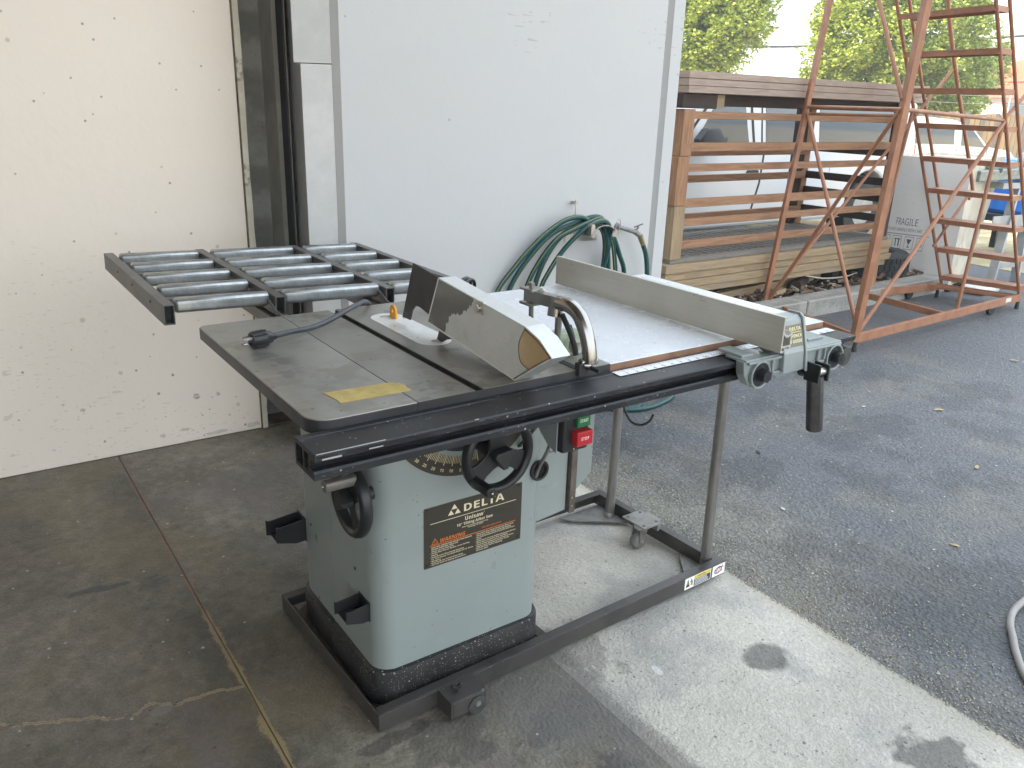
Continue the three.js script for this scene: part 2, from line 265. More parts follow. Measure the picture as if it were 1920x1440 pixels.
const floorMap = tex(1088, 1616, (u, v) => {
  const x = FX + u * FW, z = FZ + v * FD;
  const n = fbm(u, v, 4, 6, 162), n2 = fbm(u, v, 11, 6, 163), gr = vn(u * 700, v * 1040, 2000, 164);
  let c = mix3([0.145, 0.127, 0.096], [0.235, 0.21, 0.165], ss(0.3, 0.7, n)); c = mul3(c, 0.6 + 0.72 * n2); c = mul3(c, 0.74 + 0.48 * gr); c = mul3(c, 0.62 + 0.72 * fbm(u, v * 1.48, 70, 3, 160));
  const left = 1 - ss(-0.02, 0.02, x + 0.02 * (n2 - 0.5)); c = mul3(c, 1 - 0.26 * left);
  c = mix3(c, [0.21, 0.165, 0.085], ss(0.5, 0.72, fbm(u, v, 5, 5, 165)) * 0.4);
  const pr = ss(0.55, 0.7, fbm(u, v, 6, 5, 166)); c = mix3(c, [0.17, 0.145, 0.148], pr * 0.4);
  // drips, scuffs and specks of paint
  c = mix3(c, [0.055, 0.06, 0.062], 0.75 * Math.max(stain(x, z, -0.262, -1.219, 0.06, 0.02, 167, 0.7), stain(x, z, -0.2, -1.205, 0.05, 0.012, 189, 0.7)));
  c = mix3(c, [0.06, 0.065, 0.065], 0.7 * stain(x, z, -0.085, -1.17, 0.04, 0.042, 168, 0.7) * (0.4 + 0.6 * ss(0.4, 0.6, vn(x * 60, z * 140, 1000, 169))));
  c = mix3(c, [0.21, 0.2, 0.17], 0.8 * stain(x, z, -0.195, -0.58, 0.028, 0.02, 170, 0.3));
  c = mix3(c, [0.07, 0.066, 0.062], 0.5 * (0.3 + 0.7 * ss(0.4, 0.62, n2)) * stain(x, z, 0.34, -0.12, 0.12, 0.09, 171, 0.9));
  c = mix3(c, [0.06, 0.055, 0.055], 0.7 * (0.2 + 0.8 * ss(0.4, 0.62, n2)) * stain(x, z, 0.62, -0.03, 0.12, 0.05, 172, 0.9));
  c = mix3(c, [0.06, 0.058, 0.06], 0.7 * (0.2 + 0.8 * ss(0.4, 0.62, n2)) * stain(x, z, 0.6, 0.16, 0.1, 0.05, 173, 1.0));
  c = mix3(c, [0.06, 0.05, 0.048], 0.6 * (0.2 + 0.8 * ss(0.42, 0.6, n2)) * stain(x, z, 0.22, -0.19, 0.11, 0.022, 174, 0.8));
  c = mix3(c, [0.2, 0.19, 0.175], 0.55 * ss(0.1, 0.5, x) * ss(0.45, 0.65, fbm(u, v, 7, 5, 175)) * ss(-1.2, -0.3, z));
  const w = specks(u, v * 1.48, 46, 176, 0.95, 0.13); c = mix3(c, [0.5, 0.48, 0.44], w * 0.8);
  const w2 = specks(u + 0.3, v * 1.48, 70, 177, 0.965, 0.2); c = mul3(c, 1 - 0.45 * w2);
  const sc = ss(0.86, 0.9, vn(x * 60 + 500, z * 260 + 900, 1024, 178)) * ss(0.6, 0.7, vn(u * 6, v * 9, 100, 179)); c = mix3(c, [0.24, 0.23, 0.21], sc * 0.5);
  // dirt packed beside the joint, and the crack
  const jn = 0.005 + 0.034 * Math.pow(fbm(u, v, 30, 4, 180), 3) * (0.5 + gr), jd = Math.abs(x + 0.012 * (fbm(u, v, 26, 4, 187) - 0.5));
  c = mix3(c, mix3([0.34, 0.26, 0.13], [0.19, 0.12, 0.1], ss(-0.6, -1.3, z + 0.5 * (n2 - 0.5))), (1 - ss(jn * 0.5, jn, jd)) * 0.85);
  const cd = crackLine(x, z), cw = 0.004 + 0.007 * gr; if (x < 0) { c = mix3(c, [0.4, 0.31, 0.2], (1 - ss(cw * 0.4, cw, cd)) * ss(0.3, 0.5, vn(x * 60 + 500, z * 60 + 500, 1024, 181) + 0.2) * 0.9); c = mul3(c, 1 - 0.5 * (1 - ss(0.0008, 0.002, cd))); }
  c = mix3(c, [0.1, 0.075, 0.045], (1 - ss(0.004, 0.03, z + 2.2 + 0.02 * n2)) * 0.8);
  return c;
});
const floorBump = tex(1024, 1024, (u, v) => 0.6 * fbm(u, v, 10, 6, 182) + 0.4 * vn(u * 400, v * 500, 1000, 183), 0, true);
for (const t of [floorMap, floorBump]) t.wrapS = t.wrapT = THREE.MirroredRepeatWrapping;
const floorMat = std({ map: floorMap, roughness: 0.62, bumpMap: floorBump, bumpScale: 0.0034 });
function planarUV(g, x0, w, z0, d) { const p = g.attributes.position, a = new Float32Array(p.count * 2); for (let i = 0; i < p.count; i++) { a[2 * i] = (p.getX(i) - x0) / w; a[2 * i + 1] = (p.getZ(i) - z0) / d; } g.setAttribute('uv', new THREE.BufferAttribute(a, 2)); return g; }
const flat = (x0, x1, z0, z1, y) => { const g = new THREE.PlaneGeometry(x1 - x0, z1 - z0); g.rotateX(-Math.PI / 2); return g.translate((x0 + x1) / 2, y, (z0 + z1) / 2); };
// slab edges are slightly broken along the joint
const slab = (x0, x1, z0, z1, jag0, jag1) => {
  const o = [], N = 90; for (let i = 0; i <= N; i++) { const z = z0 + (z1 - z0) * i / N; o.push([x0 + (jag0 ? 0.004 * (fbm(z * 0.3 + 5, 0.3, 30, 4, 184) - 0.5) : 0), z]); }
  for (let i = N; i >= 0; i--) { const z = z0 + (z1 - z0) * i / N; o.push([x1 + (jag1 ? 0.005 * (fbm(z * 0.3 + 5, 0.7, 30, 4, 185) - 0.5) : 0), z]); } return ext(o, 'xz', -0.12, 0);
};
{
  const sub = mottled([0.27, 0.21, 0.13], [0.19, 0.14, 0.09], 0.2, 14, 186, { roughness: 1 });
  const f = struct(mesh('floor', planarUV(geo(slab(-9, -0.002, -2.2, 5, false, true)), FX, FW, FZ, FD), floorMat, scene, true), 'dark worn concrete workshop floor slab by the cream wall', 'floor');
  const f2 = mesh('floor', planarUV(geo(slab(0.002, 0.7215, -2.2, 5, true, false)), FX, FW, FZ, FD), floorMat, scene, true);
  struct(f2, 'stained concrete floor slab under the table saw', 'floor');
  struct(mesh('joint_filler', flat(-0.02, 0.02, -2.2, 6, -0.004), sub), 'dirt filled joint between the floor slabs', 'floor joint');
}
const AX = 0.72, AW = 0.76, AZ = -1.4, AD = 2.4;
const apronMap = tex(640, 2020, (u, v) => {
  const x = AX + u * AW, z = AZ + v * AD, n = fbm(x * 0.4 + 2, z * 0.4 + 2, 7, 6, 191), gr = vn(x * 420, z * 420, 1000000, 192), g2 = vn(x * 150, z * 150, 1000000, 193);
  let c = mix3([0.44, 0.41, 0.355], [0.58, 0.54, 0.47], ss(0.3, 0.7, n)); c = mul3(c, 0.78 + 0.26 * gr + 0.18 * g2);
  const p = Math.max(specks(x, z, 85, 194, 0.93, 0.3), specks(x, z, 38, 195, 0.965, 0.22)); c = mix3(c, [0.1, 0.1, 0.105], p * 0.7);
  const p2 = specks(x, z, 70, 196, 0.965, 0.28); c = mix3(c, [0.58, 0.56, 0.52], p2 * 0.5);
  c = mix3(c, [0.2, 0.21, 0.22], ss(0.56, 0.72, fbm(x * 0.4 + 4, z * 0.4 + 4, 9, 5, 197)) * 0.35);
  const w = Math.max(stain(x, z, 1.222, 0.09, 0.075, 0.062, 202, 0.35), stain(x, z, 1.262, 0.55, 0.085, 0.09, 203, 0.6)); c = mul3(c, 1 - 0.6 * w);
  c = mul3(c, 1 - 0.35 * stain(x, z, 0.80, -0.2, 0.09, 0.12, 204, 0.9));
  c = mix3(c, [0.7, 0.69, 0.66], stain(x, z, 0.93, -0.035, 0.01, 0.02, 205, 0.8) * 0.8);
  c = mix3(c, [0.17, 0.16, 0.14], (1 - ss(0.755, 0.80, x + 0.07 * (n - 0.5) + 0.02 * (gr - 0.5))) * 0.72); c = mix3(c, [0.3, 0.24, 0.14], ss(1.41, 1.475, x + 0.04 * (gr - 0.5)) * 0.45 * (0.4 + 0.6 * n)); return c;
});
const apronBump = tex(512, 1616, (u, v) => { const x = u * AW, z = v * AD; return 0.4 * vn(x * 260, z * 260, 1000000, 198) + 0.35 * vn(x * 100, z * 100, 1000000, 199) + 0.25 * fbm(x, z, 16, 4, 200); }, 0, true);
for (const t of [apronMap, apronBump]) t.wrapS = t.wrapT = THREE.MirroredRepeatWrapping;
const apronMat = std({ map: apronMap, roughness: 0.85, bumpMap: apronBump, bumpScale: 0.003 });
struct(mesh('concrete_apron', planarUV(geo(slab(0.7215, 1.47, -8, 12, false, true)), AX, AW, AZ, AD), apronMat, scene, true), 'rough pale concrete apron outside the door line', 'pavement');
const asphaltMap = tex(1792, 1792, (u, v) => { // 2 m tile
  const n = fbm(u, v, 3, 6, 211), gr = vn(u * 512, v * 512, 512, 212), g2 = vn(u * 230, v * 230, 230, 213);
  let c = mul3([0.112, 0.114, 0.12], 0.5 + 0.5 * gr + 0.45 * g2); c = mul3(c, 0.78 + 0.44 * n);
  const k = Math.max(specks(u, v, 190, 214, 0.9, 0.36), specks(u, v, 120, 215, 0.955, 0.3)); c = mix3(c, [0.28, 0.27, 0.25], k * 0.55);
  const w = specks(u, v, 60, 216, 0.988, 0.17); c = mix3(c, [0.6, 0.57, 0.5], w * 0.8);
  return mix3(c, [0.14, 0.13, 0.115], ss(0.52, 0.7, fbm(u, v, 6, 5, 217)) * 0.25);
}, 2);
const asphaltBump = tex(1024, 1024, (u, v) => 0.55 * vn(u * 300, v * 300, 300, 218) + 0.3 * vn(u * 140, v * 140, 140, 219) + 0.15 * fbm(u, v, 20, 4, 220), 2, true);
const asphaltMat = std({ map: asphaltMap, roughness: 0.62, bumpMap: asphaltBump, bumpScale: 0.007 });
struct(mesh('ground', flat(-150, 170, -160, 140, -0.012), asphaltMat), 'dark asphalt yard running back to the parked vehicles', 'ground');
{
  const g = new THREE.PlaneGeometry(3.2, 4.4, 200, 275); g.rotateX(-Math.PI / 2); g.translate(3.06, -0.008, -0.4); const gg = boxUV(g.toNonIndexed()), p = gg.attributes.position, cv = new Float32Array(p.count * 3);
  const bell = (x, z, cx, cz, rx, rz) => Math.exp(-(((x - cx) / rx) ** 2) - ((z - cz) / rz) ** 2);
  for (let i = 0; i < p.count; i++) {
    const x = p.getX(i), z = p.getZ(i), n = fbm(x, z, 3, 5, 225), m = fbm(x + 9, z + 9, 9, 4, 226), edge = ss(0, 0.5, Math.min(4.66 - x, z + 2.6, 1.8 - z));
    const dust = cl(1.5 * bell(x, z, 1.7, -0.5, 0.3, 0.35) * (0.3 + 1.2 * m) + 0.8 * ss(0.5, 0.65, n) * m + 0.5 * (1 - ss(1.5, 1.75, x + 0.3 * (m - 0.5)))) * edge, dark = cl(1.1 * bell(x, z, 1.85, 0.2, 0.3, 0.3) * (0.3 + 1.2 * m) + 0.7 * bell(x, z, 2.0, -1.2, 0.5, 0.4) * m + 0.6 * ss(0.52, 0.64, fbm(x + 4, z + 4, 4, 4, 227))) * edge;
    const k = (1 - 0.42 * dark); cv[3 * i] = (1 + 0.62 * dust) * k; cv[3 * i + 1] = (1 + 0.5 * dust) * k; cv[3 * i + 2] = (1 + 0.22 * dust) * k;
  }
  gg.setAttribute('color', new THREE.BufferAttribute(cv, 3)); const am = asphaltMat.clone(); am.vertexColors = true;
  const nm = new THREE.Mesh(gg, am); nm.name = numbered('ground'); nm.receiveShadow = nm.castShadow = true; scene.add(nm); struct(nm, 'dusty patched asphalt along the concrete apron', 'ground');
}
{
  const dirt = mottled([0.34, 0.27, 0.15], [0.46, 0.38, 0.23], 3, 8, 221, { roughness: 0.95 }, (c, u, v) => mul3(c, 0.8 + 0.4 * vn(u * 200, v * 200, 200, 222)));
  const o = []; for (let i = 0; i <= 40; i++) { const z = -18 + i * 0.55; o.push([8.1 + 0.25 * (fbm(i / 40, 0.2, 9, 3, 223) - 0.5), z]); } o.push([60, 4], [60, -18]);
  struct(mesh('yard', ext([[-30, 6.2], [60, 6.2], [60, 60], [-30, 60]], 'xz', -0.012, -0.006), dirt), 'unseen pale ground added on the open side to bounce warm light', 'ground');  // added out of view to throw warm sunlight onto the inside wall
  struct(mesh('yard', ext(o, 'xz', -0.012, -0.006), dirt), 'pale sandy concrete yard in the sun beyond the asphalt', 'ground');
}
{ // sand and grit along the apron edge, loose pale stones on the asphalt
  const g = new THREE.DodecahedronGeometry(1, 0), m = new THREE.InstancedMesh(g, std({ color: 0xffffff, roughness: 0.9 }), 9000); const M = new THREE.Matrix4(), q = new THREE.Quaternion(), e = new THREE.Euler(), c = new THREE.Color();
  for (let i = 0; i < 9000; i++) {
    const edge = i < 7600; const x = edge ? 1.465 + Math.pow(rnd(), 1.8) * 0.3 : rr(1.6, 4.6), z = edge ? rr(-2.2, 0.9) : rr(-2.2, 1.2), s = edge ? rr(0.0009, 0.0032) : rr(0.0015, 0.0045);
    q.setFromEuler(e.set(rnd() * 6, rnd() * 6, rnd() * 6)); M.compose(V(x, (edge && x < 1.47 ? 0.001 : -0.007), z), q, V(s, s * 0.6, s * 1.2)); m.setMatrixAt(i, M);
    const t = rnd(); m.setColorAt(i, t < 0.7 ? c.setRGB(0.32 + t * 0.22, 0.285 + t * 0.2, 0.21 + t * 0.15) : c.setRGB(0.4, 0.39, 0.37));
  }
  m.name = 'sand_grit'; m.userData.kind = 'stuff'; tag(m, 'sandy grit and small stones along the apron edge', 'grit'); m.castShadow = m.receiveShadow = true; scene.add(m);
}

// ---------------------------------------------------------------- the building
{
  const w = thing('interior_wall', 'cream painted inside wall with chips, left of the door opening', 'wall');
  mesh('wall_panel', box(-9, 0.598, 0, 5.4, -2.45, -2.2, 0.004), creamWall, w);
  const chip = (x, y, a, b) => { const o = []; for (let i = 0; i < 14; i++) { const t = i / 14 * 6.283, k = rr(0.6, 1.2); o.push([x + Math.cos(t) * a * k, y + Math.sin(t) * b * k]); } return ext(o, 'xy', -2.202, -2.1985); };
  const chips = []; for (const [x, y, a, b] of [[0.33, 0.2, 0.014, 0.012], [0.42, 0.195, 0.01, 0.009], [0.27, 0.06, 0.022, 0.007], [0.18, 0.05, 0.012, 0.008], [-0.1, 0.22, 0.01, 0.008], [0.05, 0.35, 0.008, 0.01], [0.5, 0.13, 0.007, 0.01], [0.46, 0.09, 0.008, 0.006], [0.3, 0.62, 0.008, 0.005], [0.1, 0.9, 0.006, 0.006], [0.52, 0.33, 0.006, 0.008], [0.4, 0.02, 0.05, 0.01], [0.56, 0.025, 0.03, 0.014]]) chips.push(chip(x, y, a, b));
  mesh('chipped_patch', chips, creamTrim, w);
}
{
  const j = thing('door_jamb', 'door jamb with peeling cream edge, bare concrete pocket and black steel track', 'door frame');
  const edge = []; for (let i = 0; i <= 60; i++) { const y = 5.4 * i / 60; edge.push([0.624 + 0.006 * (fbm(i / 60, 0.3, 24, 4, 231) - 0.5) * 2, y]); }
  mesh('cream_edge', [ext([[0.601, 0], ...edge, [0.601, 5.4]], 'xy', -2.33, -2.192)], creamTrim, j);
  mesh('mortar_seam', box(0.5945, 0.6025, 0, 5.4, -2.3, -2.1975, 0), mottled([0.07, 0.05, 0.03], [0.17, 0.13, 0.08], 0.2, 12, 232, { roughness: 1 }), j);
  mesh('concrete_pocket', [box(0.60, 0.86, 0, 5.4, -2.6, -2.331, 0)], rawConcrete, j);
  mesh('steel_channel', [box(0.748, 0.772, 0, 5.4, -2.329, -2.2), box(0.7485, 0.753, 0, 5.4, -2.2, -2.185)], jambSteel, j);
  mesh('door_track', [box(0.7735, 0.804, 0, 5.4, -2.26, -2.215)], blackPaint, j);
  mesh('bright_strip', [box(0.8045, 0.8085, 0, 5.4, -2.25, -2.2, 0.0005)], brushed, j);
  mesh('dark_gap', [box(0.809, 0.822, 0, 5.4, -2.28, -2.225, 0)], blackMatte, j);
  mesh('floor_plate', [box(0.626, 0.748, 0.001, 0.006, -2.33, -2.2, 0)], mottled([0.12, 0.09, 0.06], [0.2, 0.15, 0.1], 0.2, 9, 233, { roughness: 1 }), j);
}
{
  const w = thing('wing_wall', 'white concrete wall outside the door with hose hanger and side groove', 'wall');
  mesh('wall_face', ext([[0.838, -2.6], [0.838, -1.8225], [0.8605, -1.8], [2.504, -1.8], [2.508, -1.83], [2.532, -1.83], [2.548, -1.8], [2.618, -1.8], [2.628, -1.81], [2.628, -2.6]], 'xz', -0.1, 5.4), whiteWall, w);
  mesh('reveal_panel', ext([[0.8375, -1.8237], [0.735, -1.868], [0.8375, -2.12]], 'xz', -0.1, 1.528, { bevel: 0.002 }), revealLitPaint, w);  // angled toward the open side to lift its brightness
  mesh('reveal_panel', ext([[0.8375, -1.8237], [0.72, -1.895], [0.8375, -2.16]], 'xz', 1.531, 5.4, { bevel: 0.002 }), revealLitPaint, w);
  mesh('building_side', box(0.83, 2.60, -0.1, 5.4, -14, -2.601, 0), whiteWall, w);
}
{ // the rest of the workshop: roof and the walls behind the camera, which shade the saw
  const p = mottled([0.26, 0.25, 0.23], [0.3, 0.29, 0.27], 2, 4, 235, { roughness: 0.9 });
  struct(mesh('roof', box(-9.3, 0.86, 5.401, 5.62, -14, 5.0, 0), p), 'workshop roof over the saw', 'roof');
  struct(mesh('ceiling', box(-9, 0.7, 4.6, 4.64, -2.19, 4.79, 0), p), 'workshop ceiling', 'ceiling');
  struct(mesh('back_wall', box(-9.3, -9.01, 0, 5.4, -2.45, 5.0, 0), p), 'workshop back wall', 'wall');
  struct(mesh('door_header', [box(0.70, 0.86, 3.9, 5.4, -2.19, 4.79, 0), box(-9, 0.86, 4.1, 5.4, 4.8, 5.0, 0), box(-9, -6.5, 0, 4.1, 4.8, 5.0, 0)], whiteWall), 'wall over the door openings', 'wall');
}

// ---------------------------------------------------------------- the table saw
const H = 0.9132;
const saw = thing('table_saw', 'grey green cabinet table saw with cast iron top and long black front rail', 'table saw');
{
  // cabinet, two shells with an open seam between
  mesh('cabinet', ext(rrect(0.237, 0.713, -0.5285, -0.277, [0.05, 0.05, 0, 0], 8), 'xz', 0.116, 0.884, { smooth: true }), cabinetPaint, saw);
  mesh('rear_cabinet', ext(rrect(0.237, 0.713, -0.753, -0.531, [0, 0, 0.05, 0.05], 8), 'xz', 0.116, 0.884, { smooth: true }), cabinetPaint, saw);
  mesh('seam', box(0.24, 0.71, 0.12, 0.88, -0.535, -0.525, 0), blackMatte, saw);
  mesh('plinth', [ext(rrect(0.225, 0.725, -0.5285, -0.265, [0.06, 0.06, 0, 0], 8), 'xz', 0.022, 0.12, { bevel: 0.007, smooth: true }), ext(rrect(0.225, 0.725, -0.765, -0.531, [0, 0, 0.06, 0.06], 8), 'xz', 0.022, 0.12, { bevel: 0.007, smooth: true })], plinthBlack, saw);
  each('bolt', [cyl([0.236, 0.351, -0.393], [0.2385, 0.351, -0.393], 0.005), cyl([0.236, 0.337, -0.674], [0.2385, 0.337, -0.674], 0.004), cyl([0.722, 0.62, -0.277], [0.723, 0.62, -0.272], 0.003)], blackMatte, saw);
  // cast iron tops
  const wing = ext(rrect(0, 0.1966, -0.686, 0, [0, 0.042, 0.02, 0], 8), 'xz', H - 0.026, H, { bevel: 0.0012, smooth: true });
  const wm = mesh('extension_wing', wing, castIron, saw);
  mesh('wing_side', ext(rrect(-0.0008, 0.1968, -0.6868, 0.0008, [0, 0.042, 0.02, 0], 8), 'xz', H - 0.0262, H - 0.0022, { smooth: true }), castEdge, wm);
  const prof = [[0.198, H - 0.032], [0.6505, H - 0.032], [0.6505, H], [0.579, H], [0.579, H - 0.0095], [0.560, H - 0.0095], [0.560, H], [0.337, H], [0.337, H - 0.0095], [0.318, H - 0.0095], [0.318, H], [0.198, H]];
  const tm = mesh('table_top', ext(prof, 'xy', -0.686, 0), castIron, saw);
  mesh('slot_lining', [box(0.3182, 0.3368, H - 0.0094, H - 0.0089, -0.686, 0, 0), box(0.3356, 0.3366, H - 0.009, H - 0.0015, -0.686, -0.001, 0)], blackMatte, tm);
  mesh('front_edge', box(0.1974, 0.6507, H - 0.0318, H - 0.001, 0.0002, 0.0012, 0), castEdge, tm);
  mesh('table_skirt', [box(0.21, 0.64, H - 0.055, H - 0.033, -0.67, -0.012, 0.004)], castEdge, saw);
  const ins = mesh('throat_insert', ext(rrect(0.373, 0.456, -0.592, -0.287, 0.0413, 10), 'xz', H - 0.001, H + 0.0012, { bevel: 0.0006 }), whitePlastic, saw);
  each('blade_slot', [ext(rrect(0.4, 0.428, -0.57, -0.556, 0.0065, 5), 'xz', H + 0.0012, H + 0.0016), ext(rrect(0.404, 0.44, -0.325, -0.305, 0.0095, 5), 'xz', H + 0.0012, H + 0.0016), cyl([0.392, H, -0.47], [0.392, H + 0.0016, -0.47], 0.0025), cyl([0.394, H, -0.36], [0.394, H + 0.0016, -0.36], 0.0025), cyl([0.444, H, -0.52], [0.444, H + 0.0016, -0.52], 0.0025)], mottled([0.3, 0.27, 0.22], [0.42, 0.38, 0.3], 0.1, 8, 241, { roughness: 0.6 }), ins);
  const arcPts = [[-0.556, H + 0.001], [-0.524, H + 0.001], ...circ(-0.54, H + 0.018, 0.0155, 12, 0.1, Math.PI - 0.1)];
  mesh('finger_tab', ext(arcPts, 'zy', 0.4225, 0.4275, { holes: [circ(-0.54, H + 0.019, 0.0055, 10)], bevel: 0.0006 }), orangePlastic, ins);
  // extension table
  const xt = mesh('extension_table', box(0.6515, 1.379, H - 0.0025, H - 0.0005, -0.664, 0, 0.0008), laminate, saw);
  mesh('board_edge', box(0.6518, 1.3786, H - 0.024, H - 0.0026, -0.6635, -0.0004, 0), chipboard, xt);
  // front rail
  const rp = [[0.001, 0.896], [0.018, 0.8975], [0.020, 0.8965], [0.088, 0.8965], [0.0905, 0.894], [0.0895, 0.884], [0.070, 0.880], [0.062, 0.868], [0.066, 0.865], [0.080, 0.8645], [0.083, 0.861], [0.082, 0.849], [0.001, 0.849]];
  const hole = [[0.006, 0.889], [0.034, 0.889], [0.034, 0.856], [0.006, 0.856]], hole2 = [[0.040, 0.888], [0.06, 0.888], [0.056, 0.858], [0.040, 0.858]];
  const rail = mesh('front_rail', ext(rp, 'zy', -0.031, 1.388, { holes: [hole, hole2] }), railBlack, saw);
  each('bare_metal_wear', [beam([-0.029, 0.8965, 0.0885], [0.09, 0.8965, 0.0885], 0.0012, 0.0012, [0, 1, 0], 0), beam([-0.02, 0.8868, 0.0893], [0.013, 0.8868, 0.0893], 0.0012, 0.0035, [0, 1, 0], 0), beam([0.06, 0.8875, 0.0895], [0.085, 0.8875, 0.0895], 0.001, 0.002, [0, 1, 0], 0), beam([0.262, 0.8964, 0.0885], [0.27, 0.8964, 0.0885], 0.0012, 0.0013, [0, 1, 0], 0)], std({ color: new THREE.Color(0.6, 0.6, 0.62), roughness: 0.35, metalness: 0.8 }), rail);
  const rulerTex = canvasTex(2048, 80, (g, w, h) => { g.fillStyle = '#e9eaec'; g.fillRect(0, 0, w, h); g.fillStyle = '#55585e'; const inches = 28; for (let i = 0; i <= inches * 8; i++) { const x = i / (inches * 8) * w; g.fillRect(x, 0, i % 8 ? 1.5 : 3, i % 8 === 0 ? 40 : i % 4 === 0 ? 26 : 15); } g.font = 'bold 38px sans-serif'; g.textAlign = 'center'; for (let i = 1; i < inches; i++) { g.fillStyle = i === 12 || i === 24 ? '#b42a2a' : '#55585e'; g.fillText(String(i), i / inches * w, 74); } });
  mesh('rail_scale', sheet([0.645, 0.8982, 0.040], [1.375, 0.8982, 0.040], [1.375, 0.8988, 0.012], [0.645, 0.8988, 0.012]), std({ map: rulerTex, roughness: 0.4 }), saw, true);
  mesh('rear_rail', [box(0.66, 1.388, 0.862, 0.894, -0.73, -0.69, 0.002), box(0.66, 1.37, 0.855, 0.888, -0.69, -0.665, 0.001)], railBlack, saw);
  // legs of the extension table
  mesh('leg', cyl([1.403, 0.012, -0.30], [1.352, 0.862, -0.27], 0.0165), steelPipe, saw);
  const lb = mesh('leg', cyl([1.372, 0.03, -0.728], [1.362, 0.866, -0.712], 0.0165), steelPipe, saw);
  mesh('leg_foot', cyl([1.372, 0.018, -0.728], [1.372, 0.034, -0.728], 0.019, 0.017), brushed, lb);
  // name plate
  const plate = canvasTex(1024, 600, (g, w, h) => {
    g.fillStyle = '#3d382f'; g.fillRect(0, 0, w, h);
    for (let i = 0; i < 900; i++) { g.fillStyle = `rgba(${rnd() < 0.5 ? '20,18,14' : '120,108,86'},${0.05 + 0.1 * rnd()})`; g.fillRect(rnd() * w, rnd() * h, 1 + rnd() * 22, 1 + rnd() * 5); }
    const cr = '#e3d6b4', or = '#d8752c'; g.fillStyle = cr; g.strokeStyle = cr;
    const tri = (x, y, s) => { g.beginPath(); g.moveTo(x, y - s); g.lineTo(x + s * 0.62, y); g.lineTo(x - s * 0.62, y); g.fill(); };
    tri(300, 75, 50); tri(266, 128, 50); tri(334, 128, 50);
    g.save(); g.translate(385, 128); g.scale(1.42, 1); g.font = 'bold 104px sans-serif'; g.fillText('DELTA', 0, 0); g.restore();
    g.fillRect(60, 160, 900, 6);
    g.textAlign = 'center'; g.font = 'bold 56px sans-serif'; g.fillText('Unisaw', 505, 222); g.font = 'bold 14px sans-serif'; g.fillText('®', 612, 190); g.font = 'bold 38px sans-serif'; g.fillText('10" Tilting Arbor Saw', 515, 266);
    g.font = 'bold 16px sans-serif'; g.fillText('Delta International Machinery Corp.', 520, 290); g.fillText('Pittsburgh, PA 15238', 520, 306);
    g.textAlign = 'left'; g.fillStyle = or; g.strokeStyle = or; g.lineWidth = 6; g.beginPath(); g.moveTo(105, 318); g.lineTo(137, 372); g.lineTo(73, 372); g.closePath(); g.stroke(); g.font = 'bold 36px sans-serif'; g.fillText('!', 99, 367);
    g.font = 'italic bold 54px sans-serif'; g.fillText('WARNING', 150, 372); g.font = 'bold 19px sans-serif'; g.fillText('FOR YOUR OWN SAFETY', 590, 358); g.fillRect(55, 380, 905, 7);
    g.fillStyle = cr; g.font = 'bold 18px sans-serif'; const L = ['READ AND UNDERSTAND INSTRUCTION MANUAL', 'BEFORE OPERATING TABLE SAW', 'Always Use Eye Protection', 'Do Not Wear Gloves, Necktie, Loose Clothing', 'Jewelry', 'Keep Guard In Place During Operation', 'For "Thru Sawing" Use Blade Height Of 1/8" Above', 'Workpiece', 'Keep Hands Out Of Path Of Saw Blade', 'Use Push Stick For Ripping Narrow Stock'], R = ['Keep Work Area Clean, Do Not Use When Tired', 'Disconnect Power Before Servicing Machine', 'Use Only Recommended Accessories And Proper', 'Speed', 'Know How To Prevent Kickback By Reading Manual', 'Never Reach Around Or Over Saw Blade', 'Avoid Awkward Operations And Hand Positions', 'Support Large Workpieces At Rear Of Saw', 'Shut Off Power Before Adjusting', 'Maintain Blade'];
    L.forEach((s, i) => { g.fillText((i > 1 && i % 2 ? '• ' : '  ') + s, 60, 409 + i * 19.4, 440); }); R.forEach((s, i) => { g.fillText((i % 2 ? '  ' : '• ') + s, 525, 409 + i * 19.4, 440); });
  });
  const pl = mesh('name_plate', sheet([0.361, 0.368, -0.2752], [0.639, 0.369, -0.2752], [0.639, 0.527, -0.2752], [0.361, 0.527, -0.2752]), std({ map: plate, roughness: 0.5, metalness: 0.3 }), saw, true);
  mesh('plate_backing', ext(rrect(0.3605, 0.6395, 0.3675, 0.5275, 0.002, 3), 'xy', -0.2775, -0.2756), hingeBrown, pl);
  each('rivet', [[0.37, 0.376], [0.63, 0.377], [0.37, 0.52], [0.63, 0.52]].map(([x, y]) => cyl([x, y, -0.276], [x, y, -0.2735], 0.0035)), blackMatte, pl);
  // tilt scale: ring plate with ticks around a dark opening
  const CX = 0.475, CY = 0.80, RO = 0.209;
  const dial = canvasTex(1024, 1024, (g, w) => {
    g.fillStyle = '#3d362b'; g.fillRect(0, 0, w, w); g.translate(w / 2, w / 2); const k = w / 2 / RO; g.strokeStyle = '#d6c9a2'; g.fillStyle = '#d6c9a2';
    for (let a = -5; a <= 50; a++) { const t = Math.PI / 2 + a * 0.026 - 0.04, r1 = 0.158 * k, r2 = (a % 5 ? 0.178 : 0.184) * k; g.lineWidth = a % 5 ? 4 : 6; g.beginPath(); g.moveTo(Math.cos(t) * r1, Math.sin(t) * r1); g.lineTo(Math.cos(t) * r2, Math.sin(t) * r2); g.stroke(); if (a % 5 === 0 && a >= 0) { g.save(); g.translate(Math.cos(t) * 0.196 * k, Math.sin(t) * 0.196 * k); g.rotate(t - Math.PI / 2); g.font = 'bold 26px sans-serif'; g.textAlign = 'center'; g.fillText(String(a), 0, 9); g.restore(); } }
  });
  const ringOuter = circ(CX, CY, RO, 60, Math.PI * 1.08, Math.PI * 1.92);
